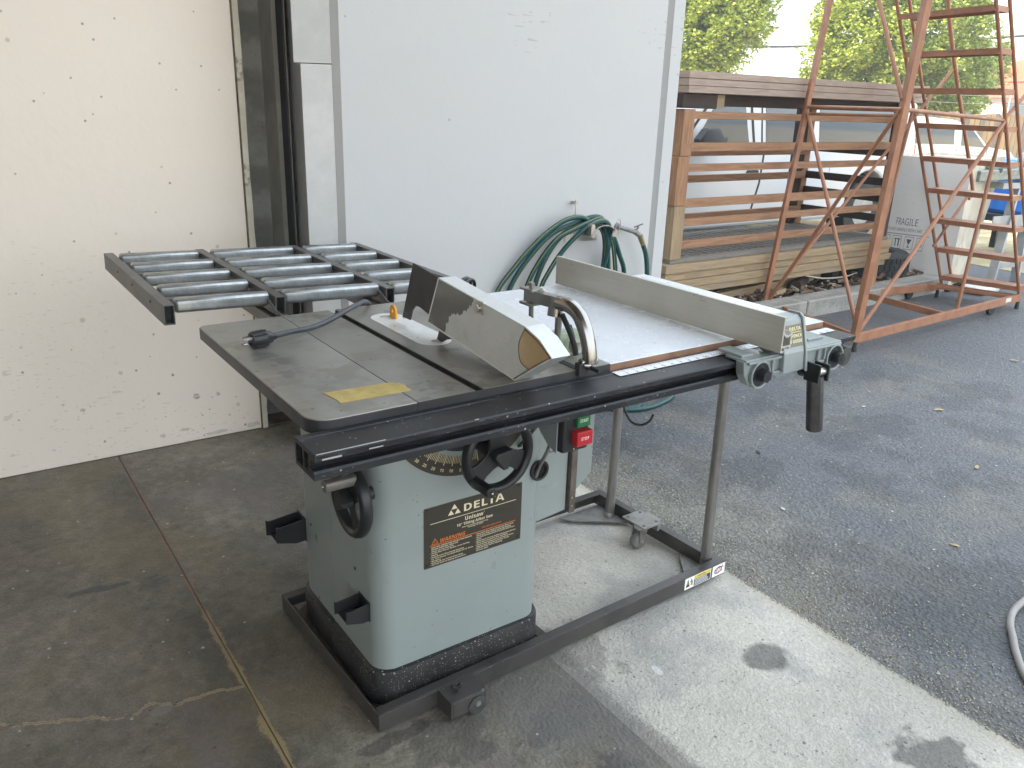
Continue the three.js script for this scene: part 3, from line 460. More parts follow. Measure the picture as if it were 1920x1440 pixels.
  const ringG = ext([...ringOuter, ...circ(CX, CY, 0.156, 60, Math.PI * 1.08, Math.PI * 1.92).reverse()], 'xy', -0.2775, -0.2752); const rg = geo(ringG, true);
  { const p = rg.attributes.position, a = new Float32Array(p.count * 2); for (let i = 0; i < p.count; i++) { a[2 * i] = 0.5 + (p.getX(i) - CX) / RO / 2; a[2 * i + 1] = 0.5 + (p.getY(i) - CY) / RO / 2; } rg.setAttribute('uv', new THREE.BufferAttribute(a, 2)); }
  const ds = mesh('tilt_scale', rg, std({ map: dial, roughness: 0.5, metalness: 0.2 }), saw, true);
  mesh('scale_rim', ext([...circ(CX, CY, 0.157, 60, Math.PI * 1.02, Math.PI * 1.98), ...circ(CX, CY, 0.146, 60, Math.PI * 1.02, Math.PI * 1.98).reverse()], 'xy', -0.2775, -0.270), cabinetPaint, ds);
  mesh('arbor_opening', ext(circ(CX, CY, 0.1465, 50, Math.PI, Math.PI * 2), 'xy', -0.2775, -0.2745), blackPlastic, ds);
  mesh('trunnion', [box(0.40, 0.57, 0.69, 0.80, -0.274, -0.245, 0.01), cyl([0.505, 0.662, -0.277], [0.505, 0.662, -0.2], 0.014)], blackMatte, ds);
  // hand wheels
  function handWheel(pos, rotY, spin, R, gripMat) {
    const w = new THREE.Group(); w.name = 'hand_wheel'; w.position.set(...pos); w.rotation.y = rotY; saw.add(w);
    const rim = new THREE.TorusGeometry(R - 0.012, 0.0115, 12, 48); rim.scale(1, 1, 1.25); mesh('rim', rim, blackPlastic, w);
    const web = []; for (let k = 0; k < 3; k++) { const a = spin + k * 2.0944; const p = (da, r) => [Math.cos(a + da) * r, Math.sin(a + da) * r]; web.push(ext([p(-0.36, R - 0.014), p(0, R - 0.011), p(0.36, R - 0.014), p(0.38, R * 0.6), p(0.62, R * 0.38), p(1.047, R * 0.3), p(3.14, 0.012), p(-1.047, R * 0.3), p(-0.62, R * 0.38), p(-0.38, R * 0.6)], 'xy', -0.006, 0.002 + k * 0.0006, { bevel: 0.0015 })); }
    mesh('spokes', web, blackPlastic, w);
    const tri = []; for (let k = 0; k < 3; k++) { const a = spin + 1.047 + k * 2.0944; for (const d of [-0.2, 0.2]) tri.push([Math.cos(a + d) * 0.027, Math.sin(a + d) * 0.027]); }
    mesh('lock_knob', [ext(tri, 'xy', 0.004, 0.032, { bevel: 0.003 }), cyl([0, 0, -0.05], [0, 0, 0.01], 0.015)], blackMatte, w);
    const hx = Math.cos(spin) * (R - 0.014), hy = Math.sin(spin) * (R - 0.014);
    const h = mesh('handle', roller([hx, hy, 0.006], [hx, hy, 0.078], 0.0135, 0.004, 20), gripMat, w);
    mesh('screw', new THREE.SphereGeometry(0.0042, 10, 8).translate(hx, hy, 0.078), chrome, h);
    return w;
  }
  handWheel([0.508, 0.664, -0.195], 0, -2.52, 0.096, blackPlastic);
  handWheel([0.187, 0.600, -0.286], -Math.PI / 2, 1.0, 0.09, mottled([0.14, 0.125, 0.11], [0.2, 0.18, 0.16], 0.1, 8, 243, { roughness: 0.4, metalness: 0.3 }));
  // arbor lock: bent rod into a grommet
  mesh('grommet', ext(circ(0.690, 0.548, 0.028, 28), 'xy', -0.278, -0.27, { holes: [circ(0.690, 0.548, 0.021, 24)], bevel: 0.0015 }), blackPlastic, saw);
  mesh('grommet_hole', ext(circ(0.690, 0.548, 0.0212, 24), 'xy', -0.2785, -0.2755), std({ color: new THREE.Color(0.004, 0.004, 0.004), roughness: 0.9 }), saw);
  mesh('lock_rod', tube([[0.66, 0.8, -0.16], [0.664, 0.7, -0.19], [0.672, 0.63, -0.22], [0.684, 0.56, -0.268], [0.681, 0.532, -0.276]], 0.0048, 30, 8), steelPipe, saw);
  // push button switch under the rail
  const sw = new THREE.Group(); sw.name = 'switch_box'; saw.add(sw);
  mesh('bracket', [ext([[-0.155, 0.848], [-0.06, 0.848], [-0.06, 0.705], [-0.09, 0.715], [-0.155, 0.765]], 'zy', 0.5665, 0.570)], greyCasting, sw);
  mesh('housing', [box(0.572, 0.645, 0.706, 0.82, -0.10, -0.045, 0.006)], blackPlastic, sw);
  const txtFace = (txt, bg) => canvasTex(256, 128, (g, w, h) => { g.fillStyle = bg; g.fillRect(0, 0, w, h); g.fillStyle = '#eee6e0'; g.font = 'bold 50px sans-serif'; g.textAlign = 'center'; g.letterSpacing = '8px'; g.fillText(txt, w / 2, 82, 220); });
  const sb = mesh('stop_button', box(0.597, 0.641, 0.724, 0.758, -0.05, -0.026, 0.003), redPlastic, sw); mesh('lettering', sheet([0.6, 0.728, -0.0256], [0.638, 0.728, -0.0256], [0.638, 0.755, -0.0256], [0.6, 0.755, -0.0256]), std({ map: txtFace('STOP', '#b3202a'), roughness: 0.4 }), sb, true);
  const gb = mesh('start_button', box(0.604, 0.64, 0.764, 0.795, -0.05, -0.036, 0.002), greenPlastic, sw); mesh('lettering', sheet([0.606, 0.766, -0.0356], [0.638, 0.766, -0.0356], [0.638, 0.792, -0.0356], [0.606, 0.792, -0.0356]), std({ map: txtFace('START', '#1f6b3c'), roughness: 0.4 }), gb, true);
  mesh('pilot_screw', new THREE.SphereGeometry(0.003, 10, 8).translate(0.602, 0.714, -0.044), chrome, sw);
  mesh('conduit', [beam([0.628, 0.845, -0.09], [0.628, 0.60, -0.30], 0.012, 0.004)], blackMatte, sw);
  // motor cover on the right side
  const mc = mesh('motor_cover', [ext([[0.7135, 0.33], [0.862, 0.345], [0.862, 0.88], [0.7135, 0.88]], 'xy', -0.72, -0.37, { bevel: 0.003 }), ext([[0.885, 0.385], [0.952, 0.44], [0.952, 0.88], [0.885, 0.88]], 'xy', -0.72, -0.372, { bevel: 0.003 })], cabinetPaint, saw);
  mesh('hinge', [box(0.867, 0.887, 0.338, 0.88, -0.376, -0.358, 0.001)], hingeBrown, mc);
  mesh('hinge_gap', [box(0.858, 0.89, 0.36, 0.88, -0.6, -0.374, 0)], blackMatte, mc);
  mesh('latch_slot', box(0.752, 0.757, 0.44, 0.5, -0.371, -0.3688, 0.0005), blackPlastic, mc);
  each('rivet', [0.36, 0.385].map(y => cyl([0.874, y, -0.36], [0.874, y, -0.356], 0.003)), brushed, mc);
  const warn = canvasTex(128, 192, (g, w, h) => { g.fillStyle = '#191a1d'; g.fillRect(0, 0, w, h); g.fillStyle = '#a84428'; g.fillRect(8, 6, 112, 26); g.fillStyle = '#ddd'; for (let i = 0; i < 11; i++) g.fillRect(8, 42 + i * 13, 40 + rnd() * 66, 6); });
  mesh('warning_sticker', sheet([0.795, 0.535, -0.3694], [0.825, 0.535, -0.3694], [0.825, 0.58, -0.3694], [0.795, 0.58, -0.3694]), std({ map: warn, roughness: 0.45 }), mc, true);
  mesh('rail_bracket', [ext([[0.80, 0.848], [0.93, 0.848], [0.93, 0.79], [0.90, 0.765], [0.87, 0.765], [0.84, 0.775], [0.80, 0.80]], 'xy', -0.26, -0.18)], blackPaint, saw);
  mesh('wire_hook', tube([[0.905, 0.80, -0.22], [0.905, 0.73, -0.22], [0.906, 0.69, -0.21], [0.914, 0.662, -0.19], [0.928, 0.658, -0.17], [0.94, 0.67, -0.155], [0.945, 0.69, -0.148]], 0.0032, 30, 8), blackMatte, saw);
  // storage brackets on the left side
  for (const [y, z, k] of [[0.302, -0.742, 1], [0.272, -0.345, 0.72]]) {
    const X = (d) => 0.237 - d * k, Y = (d) => y + d * k;
    mesh('storage_bracket', [box(0.2345, 0.2372, Y(-0.036), Y(0.037), z - 0.03, z + 0.03, 0.001), ext([[0.237, Y(0.032)], [0.237, Y(-0.032)], [X(0.027), Y(-0.034)], [X(0.082), Y(-0.018)], [X(0.082), Y(0.028)], [X(0.072), Y(0.024)]], 'xy', z + 0.024, z + 0.028), ext([[0.237, Y(0.032)], [0.237, Y(-0.032)], [X(0.027), Y(-0.034)], [X(0.092), Y(-0.016)], [X(0.092), Y(0.03)], [X(0.084), Y(0.024)]], 'xy', z - 0.028, z - 0.024), ext([[0.237, Y(-0.028)], [X(0.027), Y(-0.03)], [X(0.082), Y(-0.016)], [X(0.082), Y(-0.012)], [0.237, Y(-0.022)]], 'xy', z - 0.026, z + 0.026)], blackPaint, saw);
  }
  mesh('fence_clip', tube([[1.333, 0.85, -0.14], [1.333, 0.79, -0.14], [1.337, 0.772, -0.14], [1.341, 0.79, -0.14], [1.341, 0.85, -0.14]], 0.002, 24, 6), brushed, saw);
  mesh('rail_end_roller', [cyl([1.366, 0.842, 0.055], [1.366, 0.842, 0.085], 0.024), box(1.352, 1.374, 0.838, 0.87, 0.04, 0.062, 0.002)], gripRubber, saw);
}
// ---------------------------------------------------------------- rip fence on the rail
{
  const f = thing('rip_fence', 'long aluminium rip fence with grey cast bracket and drop handle', 'saw fence');
  const pr = [[1.02, 0.918], [1.031, 0.918], [1.031, 0.9215], [1.0235, 0.9225], [1.0235, 0.929], [1.048, 0.929], [1.048, 0.9245], [1.0535, 0.9245], [1.0535, 0.958], [1.056, 0.9625], [1.049, 0.9635], [1.041, 0.9565], [1.033, 0.958], [1.0245, 0.967], [1.0245, 0.994], [1.031, 0.9955], [1.031, 0.9985], [1.02, 0.9985]];
  mesh('fence_extrusion', ext(pr, 'xy', -0.664, 0.142, { holes: [[[1.0245, 0.933], [1.049, 0.933], [1.049, 0.9555], [1.041, 0.951], [1.033, 0.9525], [1.0245, 0.959]]] }), anodised, f);
  // cast bracket: beam with two lobes, ribs and a tower
  const beamPts = [[0.935, 0.902], [0.94, 0.872], [0.958, 0.846], [0.985, 0.838], [1.012, 0.845], [1.03, 0.860], [1.06, 0.846], [1.10, 0.845], [1.14, 0.852], [1.19, 0.855], [1.225, 0.856], [1.235, 0.843], [1.257, 0.836], [1.28, 0.844], [1.291, 0.868], [1.289, 0.892], [1.262, 0.902], [1.15, 0.904], [0.97, 0.904]];
  const br = mesh('bracket', [ext(beamPts, 'xy', 0.092, 0.116, { bevel: 0.003 }), box(0.94, 1.03, 0.899, 0.906, 0.058, 0.118, 0.003), box(1.13, 1.285, 0.8985, 0.905, 0.02, 0.118, 0.003),
    ...[[0.935, 0.902, 1.29, 0.902], [1.02, 0.868, 1.23, 0.868]].map(([a, b, c, d]) => beam([a + 0.01, b - 0.003, 0.1165], [c - 0.01, d - 0.003, 0.1165], 0.014, 0.006, [0, 1, 0], 0.002)),
    ...[[1.03], [1.062], [1.195], [1.22]].map(([x]) => box(x - 0.003, x + 0.003, 0.868, 0.9, 0.112, 0.123, 0.002)),
    ring(0.987, 0.8685, 0.0275, 0.0325, 0.1, 0.126), ring(1.258, 0.868, 0.0275, 0.0325, 0.1, 0.126),
    box(0.945, 0.985, 0.904, 0.913, 0.03, 0.10, 0.004), box(1.20, 1.26, 0.904, 0.911, 0.04, 0.085, 0.003)], greyCasting, f);
  mesh('bracket_tower', [ext([[0.055, 0.904], [0.132, 0.862], [0.128, 0.905], [0.107, 0.976], [0.098, 0.984], [0.07, 0.984]], 'zy', 1.056, 1.128, { bevel: 0.003 }), ext([[0.05, 0.9], [0.138, 0.858], [0.132, 0.905], [0.111, 0.980], [0.1, 0.989], [0.066, 0.988]], 'zy', 1.128, 1.136, { bevel: 0.002 })], greyCasting, br);
  const lbl = canvasTex(256, 256, (g, w, h) => { g.fillStyle = '#6d6b5c'; g.fillRect(0, 0, w, h); g.fillStyle = '#e3d396'; g.font = 'bold 54px sans-serif'; g.textAlign = 'right'; g.fillText('DELTA', 236, 66); g.fillRect(20, 84, 220, 6); g.font = 'bold 50px sans-serif'; g.fillText('UNIFENCE', 244, 148, 236); g.fillText('SAW GUIDE', 244, 212, 236); });
  mesh('bracket_label', sheet([1.06, 0.918, 0.1252], [1.126, 0.918, 0.1252], [1.126, 0.966, 0.111], [1.06, 0.966, 0.111]), std({ map: lbl, roughness: 0.45 }), br, true);
  for (const x of [0.987, 1.258]) {
    const k = mesh('guide_roller', [cyl([x, 0.868, 0.098], [x, 0.868, 0.1215], 0.0268, 0.0262, 28)], blackPlastic, f);
    mesh('hex_bolt', [cyl([x + 0.003, 0.868, 0.12], [x + 0.003, 0.868, 0.141], 0.0155, 0.0145, 6), cyl([x + 0.003, 0.868, 0.141], [x + 0.003, 0.868, 0.1415], 0.003)], blackPlastic, k);
  }
  const h = mesh('lock_handle', roller([1.165, 0.842, 0.142], [1.183, 0.705, 0.150], 0.0195, 0.005, 28), gripRubber, f);
  mesh('handle_fork', [box(1.143, 1.150, 0.832, 0.876, 0.125, 0.165, 0.004), box(1.178, 1.185, 0.832, 0.872, 0.125, 0.165, 0.004), box(1.15, 1.178, 0.835, 0.86, 0.125, 0.14, 0.003), cyl([1.164, 0.852, 0.105], [1.164, 0.852, 0.13], 0.02, 0.017), cyl([1.164, 0.86, 0.07], [1.164, 0.857, 0.112], 0.013)], blackPlastic, h);
  mesh('pivot_pin', cyl([1.145, 0.855, 0.152], [1.183, 0.855, 0.152], 0.009), brushed, h);
  mesh('adjusting_screw', [cyl([1.132, 0.975, 0.085], [1.146, 0.975, 0.085], 0.006, 0.006, 6), cyl([1.142, 0.975, 0.085], [1.15, 0.975, 0.085], 0.011)], blackPlastic, f);
}
// ---------------------------------------------------------------- blade guard, miter gauge, tape, cord on the table
{
  const g = thing('blade_guard', 'scratched clear plastic blade guard with black splitter resting on the table', 'blade guard');
  const X = 0.415, Wd = 0.036;
  const haze = (a, b, s) => tex(512, 512, (u, v) => { let c = mix3(a, b, fbm(u, v, 5, 5, s)); c = mix3(c, [0.3, 0.28, 0.24], ss(0.6, 0.8, fbm(u, v, 4, 4, s + 1)) * 0.18); const q = ss(0.86, 0.92, vn(u * 40, v * 220, 1000, s + 2)) * 0.18; return mul3(c, 1 - q); }, 0.25);
  const clear = phys({ map: haze([0.42, 0.41, 0.38], [0.55, 0.54, 0.5], 251), transmission: 0.66, clearcoat: 0.8, clearcoatRoughness: 0.12, roughness: 0.22, thickness: 0, ior: 1.5 });
  const milky = phys({ map: haze([0.76, 0.78, 0.76], [0.86, 0.87, 0.85], 255), transmission: 0.2, roughness: 0.24, clearcoat: 0.8, clearcoatRoughness: 0.12, thickness: 0, ior: 1.5 });
  const amber = phys({ map: haze([0.56, 0.38, 0.17], [0.86, 0.70, 0.45], 259), transmission: 0.22, roughness: 0.45, thickness: 0, ior: 1.5 });
  // side outline (z, y): A top back, B bottom back, T tip, F front corner, P top front
  const A = [-0.30, 1.057], B = [-0.348, 0.951], T = [-0.008, 0.9155], F = [0.104, 0.990], P = [0.022, 1.026];
  const mid = [[-0.158, 1.044], [-0.175, 1.02], [-0.20, 1.002], [-0.235, 0.996], [-0.255, 0.985], [-0.275, 0.9434]];
  { const r = [mid[0]]; for (let i = 1; i < mid.length; i++) for (let k = 1; k <= 5; k++) { const t = k / 5, a = mid[i - 1], b = mid[i], e = k < 5 ? 0.0045 : 0; r.push([a[0] + (b[0] - a[0]) * t + rr(-e, e), a[1] + (b[1] - a[1]) * t + rr(-e, e)]); } mid.length = 0; mid.push(...r); }
  const t0 = 0.003;
  const cover = mesh('guard_shell', [ext([A, mid[0], ...mid.slice(1), B], 'zy', X - t0, X), ext([A, P, [0.066, 1.012], F, T, B], 'zy', X + Wd, X + Wd + t0)], clear, g);
  cover.userData.label = 'clear smeared back part of the guard';
  mesh('dusty_side', ext([mid[0], P, [0.004, 0.99], [0.012, 0.958], [0.041, 0.949], T, ...mid.slice(1).reverse()], 'zy', X - t0, X), milky, g);
  const am = mesh('amber_patch', ext([P, [0.066, 1.012], F, [0.041, 0.949], [0.012, 0.958], [0.004, 0.99]], 'zy', X - t0, X), amber, g); am.userData.label = 'amber stained front corner of the guard';
  mesh('brown_glue_line', [tube([P, [0.066, 1.012], F].map(([z, y]) => [X - 0.0035, y - 0.002, z]), 0.0016, 20, 6), tube([F, [0.041, 0.949], T].map(([z, y]) => [X - 0.0035, y + 0.002, z]), 0.0013, 20, 6), tube([P, [0.004, 0.99], [0.012, 0.958], [0.041, 0.949]].map(([z, y]) => [X - 0.0034, y, z]), 0.001, 20, 6)], std({ color: new THREE.Color(0.17, 0.095, 0.04), roughness: 0.6 }), am);
  mesh('guard_top', [ext([[A[0], A[1]], P, [P[0], P[1] + t0], [A[0], A[1] + t0]], 'zy', X - t0, X + Wd + t0)], milky, g);
  mesh('guard_front', [ext([P, [0.066, 1.012], F, [F[0] + t0, F[1]], [0.068, 1.015], [P[0], P[1] + t0]], 'zy', X - t0, X + Wd + t0), ext([T, F, [F[0] + t0, F[1]], [T[0] + t0, T[1] - 0.001]], 'zy', X - t0, X + Wd + t0)], milky, g);
  mesh('edge_highlight', [tube([[X - 0.003, A[1], A[0]], [X - 0.003, B[1], B[0]], [X - 0.003, T[1], T[0]], [X - 0.003, F[1], F[0]]].map(p => p), 0.0022, 60, 6)].slice(0, 0).concat([cyl([X - 0.002, B[1], B[0]], [X - 0.002, T[1], T[0]], 0.0022), cyl([X - 0.002, T[1], T[0]], [X - 0.002, F[1], F[0]], 0.0022), cyl([X - 0.002, A[1], A[0]], [X - 0.002, B[1], B[0]], 0.0022)]), milky, g);  // pale beads stand in for the highlight along the guard edges
  const sp = [[-0.487, 0.9285], [-0.473, 0.93], [-0.448, 0.9305], [-0.438, 0.955], [-0.421, 0.971], [-0.40, 0.972], [-0.349, 0.962], [-0.312, 0.940], [-0.322, 0.9165], [-0.30, 0.915], [-0.282, 0.925], [-0.20, 0.95], [-0.19, 1.02], [-0.309, 1.056], [-0.431, 1.068]];
  mesh('splitter', ext(sp, 'zy', 0.4215, 0.4245, { holes: [[[-0.470, 0.945], [-0.466, 0.945], [-0.466, 0.955], [-0.470, 0.955]], circ(-0.437, 1.02, 0.002, 8)] }), mottled([0.04, 0.038, 0.037], [0.058, 0.055, 0.052], 0.2, 9, 262, { roughness: 0.55, metalness: 0.2 }), g);
  mesh('pivot_bolt', [cyl([X - 0.012, 1.03, -0.135], [X, 1.03, -0.135], 0.008), box(X - 0.006, X - 0.001, 1.018, 1.045, -0.145, -0.118, 0.002)], brushed, g);
}
{
  const m = thing('miter_gauge', 'miter gauge with green head and chrome pistol grip clamp', 'miter gauge');
  mesh('guide_bar', [box(0.5605, 0.5785, H - 0.0085, H + 0.001, -0.38, 0.008, 0.001), box(0.5585, 0.5805, H - 0.012, H + 0.016, -0.005, 0.012, 0.002), box(0.577, 0.59, H - 0.001, H + 0.012, -0.004, 0.0135, 0.001), cyl([0.584, H + 0.006, 0.01], [0.584, H + 0.006, 0.045], 0.0045)], blackMatte, m);
  mesh('gauge_head', [ext(circ(0.585, -0.10, 0.062, 24, Math.PI, Math.PI * 2).concat([[0.655, -0.10], [0.655, -0.085], [0.515, -0.085], [0.515, -0.10]]), 'xz', H + 0.002, H + 0.012), box(0.588, 0.65, H + 0.002, H + 0.048, -0.128, -0.096, 0.002)], miterGreen, m);
  mesh('lock_knob', [cyl([0.612, H + 0.012, -0.068], [0.612, H + 0.02, -0.068], 0.011), cyl([0.612, H + 0.02, -0.068], [0.612, H + 0.038, -0.068], 0.015, 0.0155)], brushed, m);
  const cl_ = new THREE.Group(); cl_.name = 'hold_down_clamp'; m.add(cl_);
  mesh('clamp_rod', cyl([0.556, 0.94, -0.155], [0.556, 1.062, -0.155], 0.0055), toolSteel, cl_);
  mesh('clamp_rod', cyl([0.578, H + 0.01, -0.088], [0.578, 1.03, -0.088], 0.0075), toolSteel, cl_);
  mesh('clamp_arm', [beam([0.552, 1.037, -0.168], [0.574, 1.034, -0.07], 0.020, 0.025), box(0.54, 0.575, 1.047, 1.052, -0.178, -0.135, 0.001), box(0.54, 0.572, 1.016, 1.022, -0.178, -0.14, 0.001), cyl([0.556, 1.052, -0.158], [0.556, 1.064, -0.158], 0.0055), cyl([0.566, 1.049, -0.14], [0.572, 1.038, -0.13], 0.012)], toolSteel, cl_);
  const grip = new THREE.CatmullRomCurve3([V(0.573, 1.034, -0.085), V(0.578, 1.032, -0.052), V(0.581, 1.02, -0.027), V(0.583, 0.996, -0.009), V(0.585, 0.967, 0.003), V(0.586, 0.94, 0.009), V(0.586, 0.928, 0.010)]);
  const gg = new THREE.TubeGeometry(grip, 40, 0.0152, 16); mesh('pistol_grip', [gg, new THREE.SphereGeometry(0.0135, 14, 10).translate(0.586, 0.928, 0.002), cyl([0.57, 1.004, -0.092], [0.575, 1.042, -0.092], 0.016), roller([0.566, 0.929, 0.003], [0.608, 0.929, 0.006], 0.0085, 0.003), roller([0.574, 1.032, -0.062], [0.6, 1.034, -0.062], 0.006, 0.002), roller([0.57, 0.924, 0.006], [0.585, 0.924, 0.016], 0.008, 0.003)], chrome, cl_);
  mesh('trigger', [tube([[0.572, 1.012, -0.07], [0.575, 0.98, -0.045], [0.578, 0.95, -0.03], [0.58, 0.935, -0.028]], 0.006, 20, 8), cyl([0.586, 0.99, -0.06], [0.586, 0.965, -0.045], 0.004)], blackMatte, cl_);
}
{
  const tp = []; const a = [0.071, -0.1225], b = [0.19, -0.1175], c = [0.2165, -0.056], d = [0.078, -0.0595];
  const lerp = (p, q, t, j) => [p[0] + (q[0] - p[0]) * t + j, p[1] + (q[1] - p[1]) * t];
  for (let i = 0; i < 8; i++) tp.push(lerp(a, d, i / 8, rr(-0.0025, 0.0025))); tp.push(d, c); for (const [x, z] of [[0.215, -0.075], [0.219, -0.088], [0.214, -0.104], [0.203, -0.114]]) tp.push([x, z]); tp.push(b);
  tag(mesh('masking_tape', ext(tp, 'xz', H + 0.0003, H + 0.0012), mottled([0.5, 0.36, 0.1], [0.56, 0.42, 0.14], 0.1, 6, 265, { roughness: 0.7 })), 'strip of yellow masking tape stuck across the wing seam', 'tape');
  const c2 = thing('power_cord', 'black power cord with three prong plug lying on the saw wing', 'power cord');
  mesh('cord', tube([[0.098, 0.931, -0.463], [0.14, 0.931, -0.478], [0.20, 0.9265, -0.505], [0.26, 0.9265, -0.545], [0.32, 0.930, -0.592], [0.375, 0.931, -0.640], [0.415, 0.926, -0.675], [0.44, 0.905, -0.70], [0.45, 0.82, -0.72], [0.5, 0.6, -0.80]], 0.0062, 80, 10), mottled([0.045, 0.05, 0.06], [0.065, 0.07, 0.08], 0.1, 8, 266, { roughness: 0.5 }), c2);
  const ax = V(0.108, 0, -0.017).normalize(), P0 = V(0.05, 0.931, -0.4555), at = (t, s, u) => { const sd = V(-ax.z, 0, ax.x); return [P0.x + ax.x * t + sd.x * s, P0.y + u, P0.z + ax.z * t + sd.z * s]; };
  const body = [cyl(at(0, 0, 0), at(0.03, 0, 0), 0.0165, 0.0185, 14), cyl(at(0.03, 0, 0), at(0.046, 0, 0), 0.0185, 0.012, 14), cyl(at(0.046, 0, 0), at(0.056, 0, 0), 0.009, 0.007, 12)];
  for (let k = 0; k < 9; k++) { const t = k / 9 * 6.283; body.push(beam(at(0.003, Math.cos(t) * 0.0168, Math.sin(t) * 0.0168), at(0.032, Math.cos(t) * 0.0182, Math.sin(t) * 0.0182), 0.003, 0.003, [0, 1, 0], 0)); }
  const pg = mesh('plug', body, blackPlastic, c2);
  for (const [s, u] of [[-0.006, 0.006], [0.0065, 0.006]]) mesh('prong', beam(at(-0.017, s, u), at(0.002, s, u), 0.0016, 0.0062, [0, 1, 0], 0), brushed, pg);
  mesh('prong', roller(at(-0.022, 0, -0.007), at(0.002, 0, -0.007), 0.0024, 0.001, 10), chrome, pg);
}
// ---------------------------------------------------------------- mobile base
{
  const b = thing('mobile_base', 'low dark steel rolling base frame around the saw cabinet', 'rolling base', null, [0.2045, 0, -0.2138], 0.027);
  const L = 1.235, W = -0.598;
  mesh('front_bar', [box(0, L, 0.012, 0.0594, -0.005, 0, 0.001), box(0.005, L, 0.055, 0.0594, -0.03, -0.0052, 0.001), box(0.53, L, 0.012, 0.0545, -0.03, -0.025, 0.001)], frameSteel, b);
  mesh('side_bar', [box(0, 0.005, 0.012, 0.0592, W, -0.0052, 0.001), box(0.005, 0.03, 0.012, 0.016, W + 0.005, -0.0055, 0.001)], frameSteel, b);
  mesh('back_bar', [box(0.005, L - 0.03, 0.012, 0.059, W, W + 0.005, 0.001), box(0.005, L - 0.03, 0.055, 0.0592, W + 0.0052, W + 0.03, 0.001)], frameSteel, b);
  mesh('end_bar', [box(L - 0.03, L, 0.012, 0.0590, W, -0.0302, 0.0015)], frameSteel, b);
  mesh('cross_bar', [box(0.53, 0.56, 0.012, 0.017, W + 0.03, -0.03, 0.001)], frameSteel, b);
  const plateGrey = mottled([0.2, 0.19, 0.17], [0.28, 0.27, 0.245], 0.2, 9, 273, { roughness: 0.6, metalness: 0.15 });
  each('corner_plate', [ext([[L - 0.03, -0.03], [L - 0.03, -0.17], [L - 0.1, -0.085], [L - 0.13, -0.03]], 'xz', 0.012, 0.016), ext([[L - 0.03, W + 0.03], [L - 0.03, W + 0.19], [L - 0.19, W + 0.07], [L - 0.22, W + 0.03]], 'xz', 0.012, 0.016)], plateGrey, b);
  const foot = mesh('foot_block', [box(0.16, 0.165, 0.014, 0.060, -0.004, 0.062, 0.001), box(0.16, 0.262, 0.056, 0.0605, 0.0005, 0.062, 0.001), box(0.166, 0.262, 0.014, 0.0555, 0.058, 0.062, 0.001)], frameSteel, b);
  mesh('wheel', [cyl([0.235, 0.025, 0.03], [0.235, 0.025, 0.066], 0.0255, 0.0255, 24)], gripRubber, foot);
  mesh('axle_bolt', [cyl([0.235, 0.03, 0.062], [0.235, 0.03, 0.069], 0.009, 0.008, 6)], brushed, foot);
  mesh('wing_knob', [cyl([0.195, 0.06, 0.03], [0.195, 0.072, 0.03], 0.006), ext([[0.185, 0.066], [0.205, 0.066], [0.212, 0.078], [0.205, 0.081], [0.198, 0.074], [0.192, 0.074], [0.184, 0.084], [0.178, 0.08]], 'xy', 0.026, 0.034, { bevel: 0.002 })], blackPlastic, foot);
  const cs = new THREE.Group(); cs.name = 'caster'; b.add(cs);
  mesh('caster_plate', [box(1.112, 1.198, 0.088, 0.094, -0.352, -0.246, 0.001), box(1.194, 1.21, 0.052, 0.0935, -0.33, -0.262, 0.002), ext([[1.198, 0.06], [1.198, 0.092], [1.17, 0.092]], 'xy', -0.35, -0.345)], plateGrey, cs);
  each('plate_hole', [[1.125, -0.338], [1.125, -0.262], [1.183, -0.338], [1.183, -0.262]].map(([x, z]) => cyl([x, 0.0935, z], [x, 0.0945, z], 0.005)), blackMatte, cs);
  mesh('fork', [cyl([1.14, 0.075, -0.285], [1.14, 0.088, -0.285], 0.026), ext([[1.118, 0.078], [1.152, 0.078], [1.145, 0.05], [1.138, 0.022], [1.122, 0.022], [1.118, 0.045]], 'xy', -0.308, -0.305), ext([[1.118, 0.078], [1.152, 0.078], [1.145, 0.05], [1.138, 0.022], [1.122, 0.022], [1.118, 0.045]], 'xy', -0.269, -0.266)], brushed, cs);
  mesh('caster_wheel', [roller([1.13, 0.028, -0.302], [1.13, 0.028, -0.272], 0.028, 0.005, 26)], mottled([0.16, 0.15, 0.14], [0.24, 0.23, 0.21], 0.05, 6, 271, { roughness: 0.6 }), cs);
  mesh('caster_axle', cyl([1.13, 0.028, -0.312], [1.13, 0.028, -0.262], 0.006, 0.006, 8), brushed, cs);
  const s1 = canvasTex(512, 160, (g, w, h) => { g.fillStyle = '#eeeae4'; g.fillRect(0, 0, w, h); g.fillStyle = '#222'; g.beginPath(); g.moveTo(60, 20); g.lineTo(100, 130); g.lineTo(25, 130); g.fill(); g.fillStyle = '#c8a53a'; g.fillRect(52, 70, 18, 30); g.fillStyle = '#222'; g.fillRect(120, 30, 14, 90); g.fillRect(105, 60, 50, 12); g.fillRect(140, 70, 12, 60); g.fillStyle = '#d9c02c'; g.fillRect(180, 8, 322, 44); g.fillStyle = '#222'; g.font = 'bold 34px sans-serif'; g.fillText('CAUTION', 250, 42); g.fillStyle = '#20242c'; g.fillRect(180, 56, 322, 96); g.fillStyle = '#ddd'; for (let i = 0; i < 4; i++) g.fillRect(195, 66 + i * 21, 200 + rnd() * 95, 10); });
  mesh('caution_sticker', sheet([1.045, 0.0165, 0.0006], [1.165, 0.0165, 0.0006], [1.165, 0.056, 0.0006], [1.045, 0.056, 0.0006]), std({ map: s1, roughness: 0.4 }), b, true);
